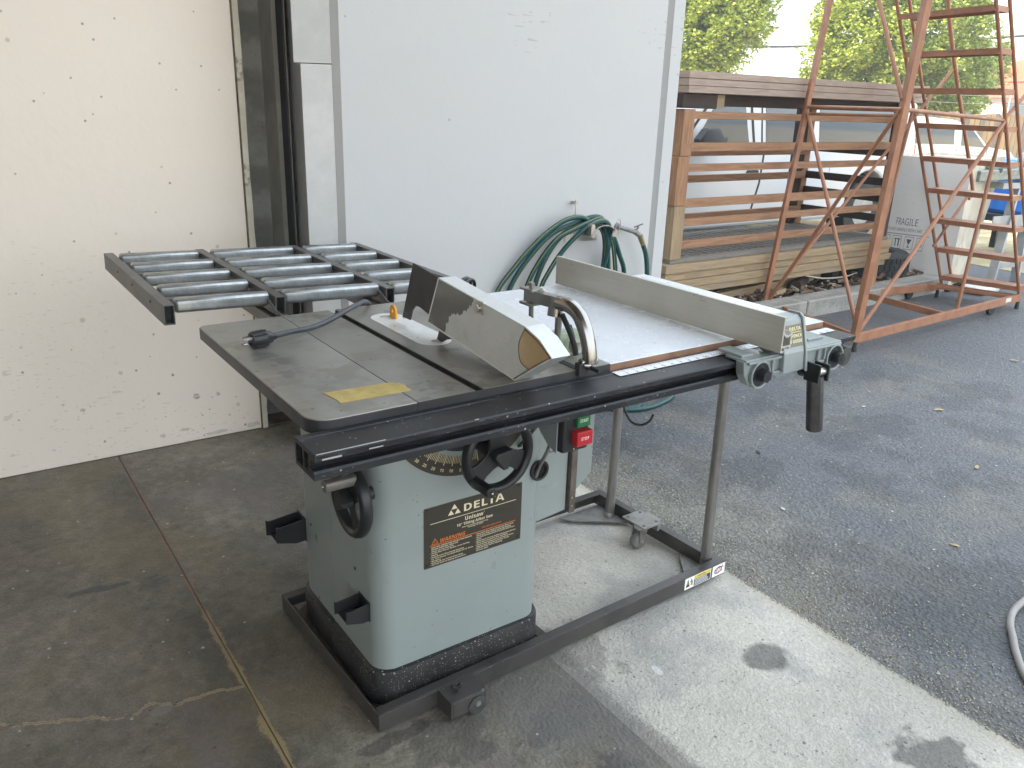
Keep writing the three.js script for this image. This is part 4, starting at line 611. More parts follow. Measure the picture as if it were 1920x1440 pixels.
  const s2 = canvasTex(256, 160, (g, w, h) => { g.fillStyle = '#eee9e4'; g.fillRect(0, 0, w, h); g.fillStyle = '#a33040'; g.font = 'italic bold 92px sans-serif'; g.fillText('HTC', 38, 112); g.strokeStyle = '#2a2f66'; g.lineWidth = 14; g.beginPath(); g.ellipse(120, 80, 70, 40, -0.2, 0, 6.3); g.stroke(); g.fillStyle = '#a33040'; g.fillRect(190, 20, 10, 30); });
  mesh('maker_sticker', sheet([1.172, 0.0165, 0.0006], [1.232, 0.0165, 0.0006], [1.232, 0.056, 0.0006], [1.172, 0.056, 0.0006]), std({ map: s2, roughness: 0.4 }), b, true);
}
// ---------------------------------------------------------------- roller table
{
  const t = thing('roller_table', 'steel roller conveyor table with fifteen galvanised rollers behind the saw', 'roller table', null, [-0.036, 0.93, -0.849]);
  t.rotation.z = -0.029;
  const xs = [0, 0.277, 0.596, 0.834], rw = 0.026, z0 = -0.775, hh = 0.05; const ends = [0, 0.0, 0.0, 0.0];
  xs.forEach((x, i) => {
    const m = mesh('side_rail', [box(x - 0.0005, x + 0.0025, -hh, 0, z0, ends[i], 0.0006), box(x + rw - 0.0025, x + rw, -hh, 0, z0, ends[i], 0.0006), box(x + 0.0025, x + rw - 0.0025, -0.003, -0.0001, z0, ends[i], 0), box(x + 0.0025, x + rw - 0.0025, -hh + 0.0001, -hh + 0.003, z0, ends[i], 0)], rackSteel, t);
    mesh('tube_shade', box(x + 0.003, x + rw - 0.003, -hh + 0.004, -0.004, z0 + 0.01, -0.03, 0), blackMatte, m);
    if (i === 0) each('bolt', [-0.14, -0.36, -0.56].map(z => cyl([x - 0.002, -0.02, z], [x + 0.001, -0.02, z], 0.004)), blackMatte, m);
  });
  for (const z of [-0.155, -0.51, -0.70]) mesh('cross_bar', [0, 1, 2].map(i => box(xs[i] + rw, xs[i + 1], -0.046, -0.018, z - 0.012, z + 0.012, 0.001)), rackSteel, t);
  for (let i = 0; i < 3; i++) for (let k = 0; k < 5; k++) {
    const z = -0.045 - k * 0.168, x0 = xs[i] + rw + 0.008, x1 = xs[i + 1] - 0.006, y = -0.012;
    const r = mesh('roller', roller([x0, y, z], [x1, y, z], 0.0195, 0.007), galv, t);
    mesh('axle', cyl([xs[i] + rw - 0.001, y, z], [xs[i + 1] + 0.001, y, z], 0.0055, 0.0055, 6), blackMatte, r);
  }
  for (const i of [1, 2]) mesh('support_arm', [tube([[xs[i] - 0.012, -0.008, -0.03], [xs[i] + 0.0, -0.04, 0.02], [xs[i] + 0.04, -0.075, 0.10]], 0.003, 16, 6), box(xs[i] - 0.012, xs[i] + 0.04, -0.085, -0.055, -0.75, 0.12, 0.002)], rackSteel, t);
  mesh('support_post', [box(0.55, 0.60, -0.905, -0.085, -0.10, -0.05, 0.002), box(0.68, 0.73, -0.905, -0.085, -0.10, -0.05, 0.002), box(0.27, 0.8, -0.11, -0.085, -0.1, -0.05, 0.002)], mottled([0.09, 0.11, 0.15], [0.13, 0.15, 0.19], 0.3, 5, 275, { roughness: 0.5 }), t);
  const c = []; for (let i = 0; i <= 40; i++) { const a = -0.4 + i / 40 * Math.PI * 2.9; c.push([0.785 + Math.cos(a) * 0.036, 0.905 + 0.024 * Math.sin(a), -0.80 - 0.02 * Math.cos(a) + i * 0.0008]); }
  tag(mesh('cable_coil', tube(c, 0.0055, 120, 8), blackPlastic), 'loops of black cable hanging on the roller table end behind the guard', 'cable');
}
// ---------------------------------------------------------------- hose, hanger, tap
{
  const h = thing('hose_hanger', 'metal hose hanger plate with two ears on the white wall', 'hose hanger');
  mesh('saddle', [ext([...circ(2.06, 0.80, 0.098, 16, 0.6, 2.6), ...circ(2.06, 0.80, 0.094, 16, 0.6, 2.6).reverse()], 'xy', -1.797, -1.632)], brushed, h);
  mesh('ear', ext(rrect(1.978, 2.0, 0.845, 0.905, 0.009, 5), 'xy', -1.664, -1.632), brushed, h);
  mesh('ear', [tube([[2.118, 0.86, -1.632], [2.122, 0.905, -1.628], [2.135, 0.925, -1.628], [2.148, 0.91, -1.628], [2.142, 0.85, -1.632]], 0.002, 24, 6), ext([[2.105, 0.845], [2.145, 0.835], [2.14, 0.865], [2.118, 0.885]], 'xy', -1.636, -1.6321)], brushed, h);
  mesh('back_plate', [box(1.96, 2.16, 0.80, 0.86, -1.799, -1.796, 0.0005)], brushed, h);
  mesh('wire_hook', [tube([[1.99, 0.99, -1.775], [1.985, 1.0, -1.76], [1.978, 0.985, -1.755], [1.978, 0.93, -1.755], [1.975, 0.87, -1.76]], 0.0022, 24, 6), cyl([1.992, 0.985, -1.8], [1.992, 0.985, -1.765], 0.008)], brushed, h);
}
{
  const g = thing('garden_hose', 'coiled green garden hose hung on the wall hanger, trailing on the asphalt', 'hose');
  const loops = [
    [[2.02, 0.905, -1.69], [1.97, 0.93, -1.69], [1.89, 0.924, -1.70], [1.80, 0.872, -1.72], [1.715, 0.795, -1.74], [1.645, 0.712, -1.76], [1.575, 0.62, -1.775], [1.52, 0.46, -1.78], [1.56, 0.26, -1.78], [1.75, 0.12, -1.78], [2.0, 0.1, -1.78], [2.2, 0.25, -1.77], [2.31, 0.5, -1.76], [2.305, 0.645, -1.75], [2.25, 0.73, -1.73], [2.17, 0.835, -1.70], [2.09, 0.895, -1.68]],
    [[2.10, 0.918, -1.71], [2.02, 0.922, -1.71], [1.93, 0.896, -1.72], [1.84, 0.862, -1.735], [1.75, 0.785, -1.75], [1.64, 0.625, -1.775], [1.6, 0.45, -1.78], [1.66, 0.28, -1.78], [1.82, 0.18, -1.78], [2.05, 0.2, -1.77], [2.2, 0.38, -1.76], [2.25, 0.6, -1.75], [2.215, 0.74, -1.73], [2.16, 0.83, -1.70]],
    [[2.08, 0.918, -1.68], [1.99, 0.905, -1.68], [1.925, 0.88, -1.69], [1.845, 0.838, -1.71], [1.76, 0.72, -1.74], [1.72, 0.62, -1.76], [1.69, 0.45, -1.77], [1.75, 0.28, -1.77], [1.92, 0.22, -1.76], [2.1, 0.36, -1.75], [2.19, 0.58, -1.74], [2.18, 0.70, -1.73], [2.125, 0.82, -1.69]],
    [[2.05, 0.914, -1.73], [1.97, 0.892, -1.73], [1.90, 0.85, -1.74], [1.83, 0.77, -1.75], [1.775, 0.64, -1.765], [1.76, 0.5, -1.77], [1.82, 0.34, -1.77], [1.95, 0.3, -1.76], [2.09, 0.45, -1.75], [2.155, 0.66, -1.74], [2.125, 0.85, -1.72]],
    [[2.06, 0.915, -1.66], [1.985, 0.893, -1.665], [1.93, 0.848, -1.68], [1.87, 0.78, -1.70], [1.815, 0.69, -1.72], [1.785, 0.60, -1.74], [1.80, 0.42, -1.74], [1.95, 0.26, -1.72], [2.1, 0.4, -1.72], [2.135, 0.6, -1.73], [2.15, 0.79, -1.70], [2.115, 0.89, -1.67]]];
  const body = loops.map(l => tube(l, 0.0112, 120, 10, true)), stripe = loops.map((l, i) => tube(l.map(([x, y, z]) => { const dx = x - 1.95, dy = y - 0.55, d = Math.hypot(dx, dy); const k = i % 2 ? -0.009 : 0.008; return [x + dx / d * k, y + dy / d * k, z + 0.0075]; }), 0.0018, 120, 6, true));
  body.push(tube([[2.405, 0.765, -1.73], [2.425, 0.72, -1.728], [2.44, 0.64, -1.725], [2.445, 0.5, -1.72], [2.44, 0.3, -1.70], [2.42, 0.1, -1.66], [2.36, 0.012, -1.6], [2.27, 0.004, -1.53], [2.2, 0.003, -1.52], [2.13, 0.003, -1.58], [2.1, 0.06, -1.7], [2.05, 0.15, -1.76]], 0.0125, 120, 10));
  body.push(tube([[2.08, 0.004, -1.66], [2.15, 0.004, -1.55], [2.25, 0.004, -1.495], [2.38, 0.004, -1.50], [2.52, 0.004, -1.55], [2.6, 0.004, -1.65], [2.58, 0.004, -1.75]], 0.0125, 80, 10));
  mesh('hose_tube', body, hoseGreen, g); mesh('stripe', stripe, hoseYellow, g);
  const f = thing('wall_tap', 'weathered brass wall tap with hose fitting, right of the hanger', 'tap');
  const old = mottled([0.2, 0.19, 0.17], [0.32, 0.31, 0.29], 0.08, 8, 281, { roughness: 0.6, metalness: 0.5 });
  mesh('tap_body', [cyl([2.285, 0.855, -1.80], [2.285, 0.855, -1.79], 0.02, 0.016), cyl([2.285, 0.855, -1.79], [2.36, 0.83, -1.735], 0.010, 0.011), cyl([2.35, 0.836, -1.745], [2.378, 0.815, -1.73], 0.0135, 0.012)], old, f);
  mesh('tap_handle', [cyl([2.358, 0.836, -1.74], [2.368, 0.86, -1.735], 0.005), beam([2.352, 0.855, -1.75], [2.382, 0.874, -1.72], 0.01, 0.006)], old, f);
  mesh('hose_fitting', [cyl([2.38, 0.814, -1.732], [2.404, 0.768, -1.73], 0.0145, 0.013)], mottled([0.33, 0.25, 0.13], [0.4, 0.32, 0.18], 0.08, 8, 283, { roughness: 0.4, metalness: 0.6 }), f);
  tag(mesh('air_hose', tube([[2.6, 0.0, 0.38], [2.4, 0.0, 0.345], [2.15, 0.0, 0.352], [2.05, 0.0, 0.362], [1.965, 0.0, 0.392], [1.91, 0.0, 0.425], [1.85, 0.0, 0.46], [1.75, 0.0, 0.535], [1.68, 0.004, 0.62], [1.62, 0.004, 0.8]], 0.0105, 90, 10), mottled([0.36, 0.24, 0.2], [0.33, 0.3, 0.28], 0.2, 8, 285, { roughness: 0.6 })), 'dusty pinkish air hose curving on the asphalt at the right edge', 'hose');
}
// ---------------------------------------------------------------- rolling ladder
{
  const l = thing('rolling_ladder', 'tall orange rolling step ladder with diagonal braces', 'ladder');
  const A = [4.17, 0.08, -1.581], B = [6.46, 0.08, -1.651], D = [6.272, 0.08, -2.199], C = [4.42, 0.08, -2.482], M1 = [5.364, 0.085, -2.33], M2 = [5.281, 0.085, -1.626];
  const up = (p, d) => [p[0], p[1] + d, p[2]];
  const b = (n, p, q, w = 0.03, h = 0.055) => mesh(n, beam(p, q, w, h, [0, 1, 0], 0.002), orangePaint, l);
  const t = (n, p, q, r = 0.0135) => mesh(n, cyl(p, q, r * 0.9, r * 0.9, 12), orangePaint, l);
  b('base_bar', A, B, 0.028, 0.058); b('base_bar', C, D, 0.028, 0.058); b('base_bar', M1, M2, 0.03, 0.045); b('base_bar', [D[0] - 0.03, 0.085, D[2]], [B[0] - 0.03, 0.085, B[2]], 0.03, 0.04); b('base_bar', A, C, 0.028, 0.055); b('base_bar', [D[0] - 0.15, 0.1, D[2] - 0.02], [B[0] - 0.15, 0.1, B[2]], 0.02, 0.025);
  const nearPost = [[4.151, 0.06, -1.582], [4.352, 2.9, -1.588]], farPost = [[4.40, 0.06, -2.482], [4.70, 2.9, -2.443]];
  mesh('rear_post', beam(nearPost[0], nearPost[1], 0.048, 0.04, [1, 0, 0.4], 0.002), orangePaint, l); mesh('rear_post', beam(farPost[0], farPost[1], 0.036, 0.032, [1, 0, 0.4], 0.002), orangePaint, l);
  const T4 = (y) => [6.52 - 0.687 * y, y, -1.652 + 0.021 * y], T1 = (y) => [6.352 - 0.522 * y, y, -2.185 - 0.081 * y];
  t('stringer', T4(0.06), T4(2.75)); t('stringer', T1(0.06), T1(2.75));
  const off = (p, d) => [p[0] + d, p[1], p[2]];
  t('stringer', off(T4(0.42), 0.0), off(T4(0.42), 0.001)); l.children.pop();
  const T5 = (y) => off(T4(y), 0.175), T2 = (y) => off(T1(y), 0.165);
  t('stringer', T5(0.12), T5(2.75)); t('stringer', T2(0.12), T2(2.75));
  for (let k = 0; k < 11; k++) { const y = 0.172 + k * 0.2375, a = T4(y), d = T1(y); mesh('tread', [ext([[a[0] - 0.004, a[2]], [a[0] + 0.165, a[2]], [d[0] + 0.158, d[2]], [d[0] - 0.004, d[2]]], 'xz', y - 0.006, y), beam([a[0], y - 0.018, a[2]], [d[0], y - 0.018, d[2]], 0.004, 0.036, [0, 1, 0], 0), beam([a[0] + 0.16, y - 0.018, a[2]], [d[0] + 0.154, y - 0.018, d[2]], 0.004, 0.036, [0, 1, 0], 0), beam([a[0], y - 0.02, a[2]], [a[0] + 0.165, y - 0.02, a[2]], 0.004, 0.03, [0, 1, 0], 0)], orangePaint, l); }
  mesh('platform', ext([[4.32, -1.60], [4.85, -1.6], [5.0, -2.38], [4.66, -2.44]], 'xz', 2.72, 2.75), orangePaint, l);
  const midN = [4.231, 1.445, -1.585], midF = [4.548, 1.446, -2.464];
  t('brace', up(A, 0.03), [5.553, 1.392, -1.625], 0.0145); t('brace', [5.553, 1.392, -1.64], [5.82, 1.6, -1.63], 0.0145); t('brace', up(C, 0.02), [5.93, 1.743, -2.25], 0.0125); t('brace', [6.09, 0.42, -2.215], [6.43, 0.85, -2.173], 0.0125);
  t('brace', [4.20, 0.12, -1.60], [4.545, 1.43, -2.46], 0.014); t('brace', [4.43, 0.1, -2.47], [4.235, 1.44, -1.6], 0.014); t('brace', [4.24, 1.50, -1.60], [4.65, 2.75, -2.43], 0.014);
  t('crossbar', midN, midF, 0.013); t('crossbar', [4.235, 1.41, -1.59], [4.552, 1.40, -2.46], 0.011); t('crossbar', midN, [5.56, 1.40, -1.63], 0.014); t('crossbar', midF, [5.60, 1.44, -2.30], 0.012);
  t('strut', [5.474, 0.085, -1.632], [5.553, 1.39, -1.632], 0.0145); t('strut', [5.45, 0.09, -2.335], [5.584, 1.45, -2.303], 0.0145);
  mesh('handrail', tube([[5.60, 2.6, -2.26], [5.722, 2.196, -2.27], [6.42, 0.87, -2.165], [6.435, 0.82, -2.165], [6.40, 0.79, -2.17], [6.09, 0.42, -2.21]].slice(0, 5), 0.0145, 60, 10), orangePaint, l);
  for (const [p, n] of [[[6.05, -1.63], 0], [[5.98, -2.23], 1]]) { const c = new THREE.Group(); c.name = 'caster'; l.add(c); mesh('wheel', cyl([p[0], 0.038, p[1] + 0.05 * (n ? -1 : -0.6) - 0.012], [p[0], 0.038, p[1] + 0.05 * (n ? -1 : -0.6) + 0.014], 0.048, 0.048, 22), rubber, c); mesh('fork', box(p[0] - 0.015, p[0] + 0.015, 0.04, 0.09, p[1] + 0.05 * (n ? -1 : -0.6) - 0.02, p[1] + 0.05 * (n ? -1 : -0.6) + 0.02, 0.002), orangePaint, c); }
  mesh('foot_pad', [[A, 1], [C, 1], [B, 1], [D, 1]].map(([p]) => cyl([p[0], -0.012, p[2]], [p[0], 0.05, p[2]], 0.016, 0.012)), rubber, l);
  mesh('paper_tag', sheet([6.2, 0.07, -1.6285], [6.29, 0.07, -1.6310], [6.29, 0.103, -1.6310], [6.2, 0.103, -1.6285]), std({ color: 0xd8d5cf, roughness: 0.7 }), l, true);
}
// ---------------------------------------------------------------- kerb, dirt and the lumber rack
struct(mesh('kerb', [0, 1].map(i => box(2.64 + i * 2.02, 4.65 + i * 2.02, -0.03, 0.115, -2.47, -2.29, 0.012)), mottled([0.28, 0.265, 0.235], [0.38, 0.36, 0.32], 0.6, 6, 291, { roughness: 0.95 }, (c, u, v) => mul3(c, (0.8 + 0.4 * vn(u * 150, v * 150, 150, 292)) * (1 - 0.5 * specks(u, v, 24, 293, 0.9, 0.3))))), 'low concrete kerb behind the ladder base', 'kerb');
{
  const soil = mottled([0.085, 0.065, 0.05], [0.16, 0.13, 0.1], 0.5, 8, 294, { roughness: 1 });
  const g = new THREE.PlaneGeometry(4.4, 2.1, 90, 50); g.rotateX(-Math.PI / 2); g.translate(4.85, 0.06, -3.5); const p = g.attributes.position; for (let i = 0; i < p.count; i++) { const x = p.getX(i), z = p.getZ(i); p.setY(i, 0.05 + 0.06 * fbm(x * 0.2, z * 0.2 + 2, 10, 4, 295) - 0.2 * ss(6.4, 7.05, x) - 0.12 * ss(-4.2, -4.55, z)); } g.computeVertexNormals();
  struct(mesh('dirt_strip', g, soil), 'strip of dark dirt behind the kerb', 'ground');
  const bits = [], cols = ['#6d5745', '#8d7a63', '#4b3d33', '#a39a8c']; const M = new THREE.Matrix4(), q = new THREE.Quaternion(), e = new THREE.Euler();
  const im = new THREE.InstancedMesh(new THREE.BoxGeometry(1, 1, 1), std({ color: 0xffffff, roughness: 0.9 }), 700), cc = new THREE.Color();
  for (let i = 0; i < 700; i++) { q.setFromEuler(e.set(rr(-0.4, 0.4), rnd() * 6, rr(-0.4, 0.4))); const s = rr(0.3, 1); M.compose(V(rr(3.6, 6.6), 0.095 + rnd() * 0.05, -2.5 - Math.pow(rnd(), 1.5) * 0.7), q, V(0.09 * s, 0.01 + 0.012 * rnd(), 0.025 * s)); im.setMatrixAt(i, M); im.setColorAt(i, cc.set(cols[Math.floor(rnd() * 4)])); }
  im.name = 'wood_debris'; im.userData.kind = 'stuff'; tag(im, 'scattered chips, leaves and wood scraps under the lumber stack', 'debris'); im.castShadow = im.receiveShadow = true; scene.add(im);
}
const RX0 = 3.46, RX1 = 5.97, RZ0 = -2.55, RZ1 = -3.42;
{
  const s = thing('lumber_stack', 'stack of thick pale boards under the slatted rack', 'lumber');
  [[0.228, 0.272, 0.0], [0.274, 0.323, 0.012], [0.325, 0.375, -0.008], [0.377, 0.435, 0.006]].forEach(([y0, y1, d], i) => { for (let k = 0; k < 4; k++) mesh('board', box(RX0 - 0.05 + rr(-0.01, 0.01), RX1 + 0.04 + rr(-0.02, 0.02), y0, y1, RZ0 + 0.02 + d - k * 0.24 - 0.235, RZ0 + 0.02 + d - k * 0.24, 0.004), WL.x, s); });
  mesh('bearer', box(5.40, 5.48, 0.06, 0.2275, -3.3, -2.62, 0.003), WD.x, s); mesh('bearer', box(3.9, 3.98, 0.06, 0.2275, -3.3, -2.62, 0.003), WD.x, s);
}
{
  const d = thing('deck_panel', 'grey weathered deck panel of narrow boards lying on the lumber stack', 'deck');
  mesh('edge_board', box(RX0, RX1 + 0.02, 0.437, 0.460, RZ0 - 0.09, RZ0 - 0.002, 0.002), WG.x, d);
  const n = 33, w = (RX1 - RX0) / n; for (let i = 0; i < n; i++) mesh('deck_board', box(RX0 + i * w + 0.009, RX0 + (i + 1) * w - 0.009, 0.4375, 0.4615 + rr(-0.001, 0.001), RZ1 + 0.01, RZ0 - 0.094, 0.002), WG.y, d);
}
{
  const r = thing('slatted_rack', 'brown timber slatted rack standing on the lumber, with posts and rails', 'rack');
  const post = (x, z, y0, y1, m, w = 0.1) => mesh('post', box(x - w / 2, x + w / 2, y0, y1, z - 0.045, z + 0.045, 0.003), m, r);
  const fx = RX0 + 0.05;
  post(fx, RZ0 - 0.05, 0.462, 0.812, WL.y); post(fx - 0.01, RZ0 - 0.046, 0.814, 1.122, WB.y, 0.105); post(fx + 0.005, RZ0 - 0.05, 1.124, 1.408, WB.y, 0.1);
  post(RX1 - 0.03, RZ0 - 0.05, 0.462, 1.5, WD.y, 0.06);
  mesh('post', box(RX1 - 0.105, RX1 - 0.025, 0.462, 1.5, RZ1 - 0.04, RZ1 + 0.04, 0.003), WB.y, r); mesh('post', box(RX1 - 0.18, RX1 - 0.107, 0.462, 1.5, RZ1 - 0.05, RZ1 + 0.03, 0.003), WD.y, r); mesh('post', box(RX0, RX0 + 0.1, 0.462, 1.5, RZ1 - 0.04, RZ1 + 0.04, 0.003), WB.y, r);
  const S = [[1.345, 1.395], [1.145, 1.205], [1.02, 1.07], [0.79, 0.85], [0.67, 0.72], [0.52, 0.575]];
  S.forEach(([a, b], i) => { const m = mesh('rail', box(fx + 0.05, RX1 - 0.005, a + 0.005, b, RZ0 - 0.065, RZ0 - 0.02 - (i % 2) * 0.006, 0.003), WB.x, r); });
  [[1.06, 1.11], [0.86, 0.915], [0.565, 0.62]].forEach(([a, b]) => { mesh('back_rail', box(RX0 + 0.1, RX1 - 0.1, a, b, RZ1 + 0.04, RZ1 + 0.075, 0.003), WB.x, r); });
  [[1.345, 1.395], [1.09, 1.15], [0.86, 0.92], [0.73, 0.79], [0.57, 0.63]].forEach(([a, b]) => mesh('end_rail', box(RX1 - 0.06, RX1 - 0.02, a, b, RZ1 + 0.04, RZ0 - 0.10, 0.003), WD.x, r));
  mesh('top_rail', [box(RX0 + 0.4, RX1, 1.43, 1.50, RZ0 - 0.13, RZ0 - 0.08, 0.003), box(RX0 + 0.1, RX1, 1.43, 1.5, RZ1, RZ1 + 0.05, 0.003)], WD.x, r);
}
{
  const t = thing('timber_beam_stack', 'long brown laminated beams lying across the top of the rack', 'lumber');
  for (let k = 0; k < 6; k++) for (let q = 0; q < 3; q++) mesh('beam', box(RX0 - 0.02 + rr(0, 0.015), 6.13 + rr(-0.04, 0.04), 1.503 + q * 0.0425, 1.5435 + q * 0.0425, RZ0 + 0.03 - k * 0.152 - 0.15 + rr(0, 0.006), RZ0 + 0.03 - k * 0.152 + (k ? 0 : rr(-0.006, 0.004)), 0.003), WM.x, t);
  tag(mesh('beam_offcut', [box(RX0 - 0.02, RX0 + 0.29, 1.412, 1.4995, RZ0 - 0.1, RZ0 + 0.0, 0.004)], WD.x), 'dark charred looking timber block under the left end of the beams', 'timber block');
  tag(mesh('beam_offcut', [box(RX0 + 0.292, RX0 + 0.38, 1.418, 1.4995, RZ0 - 0.1, RZ0 - 0.02, 0.003)], WL.x), 'short pale end grain block beside the dark timber block', 'timber block');
  tag(mesh('leaning_plank', beam([5.60, 0.11, -2.40], [5.76, 1.42, -2.50], 0.05, 0.05, [1, 0, 0], 0.003), WB.y), 'brown plank leaning upright at the rack end behind the ladder', 'plank');
  tag(mesh('loose_timber', beam([3.75, 0.14, -2.60], [5.35, 0.165, -2.72], 0.06, 0.06, [0, 1, 0], 0.004), WL.x), 'long pale timber lying on the dirt under the stack', 'timber', null);
  tag(mesh('loose_timber', beam([3.7, 0.13, -2.74], [5.0, 0.15, -2.95], 0.07, 0.05, [0, 1, 0], 0.004), WB.x), 'darker timber lying behind the long pale one', 'timber', null);
  tag(mesh('wood_scrap', beam([4.42, 0.13, -2.5], [4.66, 0.15, -2.52], 0.04, 0.03, [0, 1, 0], 0.002), WL.x), 'short pale stick on the kerb by the ladder corner', 'stick');
  tag(mesh('wood_scrap', cyl([4.85, 0.15, -2.56], [5.15, 0.15, -2.7], 0.045, 0.04, 12), WD.x), 'dark round log end lying behind the kerb', 'log');
  tag(mesh('rope', tube([[4.9, 0.235, -2.515], [5.1, 0.2, -2.5], [5.4, 0.18, -2.52], [5.7, 0.17, -2.6]], 0.006, 40, 8), mottled([0.4, 0.36, 0.3], [0.5, 0.46, 0.4], 0.1, 10, 297, { roughness: 0.9 })), 'thin pale rope sagging under the lumber stack', 'rope');
}
function tyre(name, label, pos, R, r, rotX = 0) {
  const t = thing(name, label, 'tyre', null, pos); const pts = [[R - 0.12, -r], [R - 0.03, -r], [R - 0.008, -r * 0.85], [R, -r * 0.6], [R, r * 0.6], [R - 0.008, r * 0.85], [R - 0.03, r], [R - 0.12, r], [R - 0.135, r * 0.8], [R - 0.125, -r * 0.8], [R - 0.12, -r]].map(a => new THREE.Vector2(...a));
  const g = toCreasedNormals(new THREE.LatheGeometry(pts, 48), 0.7), blocks = []; for (let i = 0; i < 44; i++) for (const y of [-0.62, 0, 0.62]) { const b = new THREE.BoxGeometry(0.012, r * 0.42, 0.034); b.translate(R + 0.001, y * r * 0.8, 0); b.rotateY(i / 44 * 6.2832 + y * 0.05); blocks.push(b); }
  mesh('carcass', g, rubber, t); const tr = mesh('tread_blocks', blocks, rubber, t); tr.userData.kind = 'stuff'; t.rotation.x = rotX; return t;
}
tyre('car_tyre', 'worn black tyre lying flat behind the kerb', [6.16, 0.2, -2.78], 0.31, 0.105);
// ---------------------------------------------------------------- big white box on a pallet
{
  const b = thing('shipping_box', 'large dented white box marked FRAGILE, wider at the top', 'box');
  const c0 = V(6.56, 0.03, -2.27), L = V(-0.23, 0, -0.97).normalize(), Rr = V(0.97, 0, -0.23).normalize();
  const P = (l, r, y) => { const k = (y - 0.03) / 1.05; return [c0.x + L.x * l * (1) + Rr.x * r * (1.12 + 1.25 * k), y, c0.z + L.z * l + Rr.z * r * (1.12 + 1.25 * k)]; };
  const grid = (f, n, m, s) => { const pos = [], uv = [], idx = []; for (let j = 0; j <= m; j++) for (let i = 0; i <= n; i++) { pos.push(...f(i / n, j / m)); uv.push(i / n, j / m); } for (let j = 0; j < m; j++) for (let i = 0; i < n; i++) { const a = j * (n + 1) + i; idx.push(a, a + 1, a + n + 1, a + 1, a + n + 2, a + n + 1); } const g = new THREE.BufferGeometry(); g.setAttribute('position', new THREE.Float32BufferAttribute(pos, 3)); g.setAttribute('uv', new THREE.Float32BufferAttribute(uv, 2)); g.setIndex(idx); g.computeVertexNormals(); return g; };
  const dent = (u, v, s) => 0.05 * (fbm(u * 0.6 + 0.1, v * 0.6 + 0.1, 5, 3, s) - 0.5) * Math.sin(u * 3.14) ;
  const front = canvasTex(1024, 1024, (g, w, h) => {
    g.fillStyle = '#dddcd8'; g.fillRect(0, 0, w, h); for (let i = 0; i < 300; i++) { g.fillStyle = `rgba(110,100,85,${0.03 + 0.05 * rnd()})`; g.fillRect(rnd() * w, rnd() * h, rnd() * 60, rnd() * 8); } g.fillStyle = 'rgba(90,75,55,0.45)'; for (let i = 0; i < 60; i++) g.fillRect(rnd() * w, h - 60 * rnd() * rnd() - 8, 20 + rnd() * 50, 12);
    g.fillStyle = '#55565a'; g.font = '78px sans-serif'; g.textAlign = 'center'; g.fillText('FRAGILE', 330, 560); g.font = '36px sans-serif'; g.fillText('PLEASE HANDLE WITH CARE', 320, 612); g.fillRect(20, 635, 640, 5); g.translate(-345, -60); g.strokeStyle = '#55565a'; g.lineWidth = 4;
    for (let i = 0; i < 4; i++) { const x = 380 + i * 155; g.strokeRect(x, 715, 115, 105); }
    g.fillRect(415, 745, 40, 45); g.fillRect(575, 740, 14, 62); g.fillRect(615, 740, 14, 62); g.fillRect(563, 735, 38, 8); g.fillRect(603, 735, 38, 8); g.beginPath(); g.moveTo(712, 735); g.lineTo(782, 735); g.lineTo(755, 775); g.lineTo(739, 775); g.fill(); g.fillRect(743, 775, 8, 22); g.fillRect(728, 797, 40, 7); g.beginPath(); g.arc(902, 768, 28, 0, 6.3); g.fill();
  });
  const mf = std({ map: front, roughness: 0.7, side: THREE.DoubleSide });
  mesh('printed_side', grid((u, v) => { const p = P(0.62 * (1 - u), 0, 0.03 + v * 1.05), d = dent(u, v, 301); return [p[0] + d, p[1], p[2] + d]; }, 24, 24), mf, b, true);
  mesh('plain_side', grid((u, v) => { const p = P(0, 0.47 * u, 0.03 + v * 1.05), d = dent(u, v, 303); return [p[0], p[1], p[2] + d]; }, 24, 24), warmLitCard, b);
  mesh('hidden_side', [grid((u, v) => P(0.62, 0.47 * u, 0.03 + v * 1.05), 2, 2), grid((u, v) => P(0.62 * u, 0.47, 0.03 + v * 1.05), 2, 2), grid((u, v) => P(0.62 * v, 0.47 * u, 1.06), 2, 2)], warmLitCard, b);
  const pl = thing('pallet', 'dark timber skid under the white box', 'pallet');
  const qq = (l, r, y) => [c0.x + L.x * l + Rr.x * r, y, c0.z + L.z * l + Rr.z * r];
  for (const r of [0.05, 0.42]) mesh('runner', beam(qq(-0.02, r, -0.005), qq(0.62, r, -0.005), 0.09, 0.035, [0, 1, 0], 0.003), WD.x, pl);
  for (const k of [0.03, 0.3, 0.58]) mesh('slat', beam(qq(k, 0, 0.021), qq(k, 0.47, 0.021), 0.11, 0.014, [0, 1, 0], 0.002), WD.x, pl);
  tag(mesh('scrap_board', beam([6.3, 0.06, -2.42], [6.95, 0.075, -2.30], 0.14, 0.02, [0, 1, 0], 0.002), WB.x), 'weathered board on the ground beside the white box', 'board');
  tag(mesh('scrap_board', beam([6.1, 0.05, -2.62], [6.75, 0.06, -2.5], 0.12, 0.02, [0, 1, 0], 0.002), WG.x), 'grey board on the ground below the white box', 'board');
  tag(mesh('plastic_panel', ext(rrect(6.65, 7.0, -2.22, -2.02, 0.06, 5), 'xz', 0.0, 0.05, { bevel: 0.012, smooth: true }), whitePlastic), 'pale rounded plastic panel on the asphalt behind the ladder steps', 'panel');
}
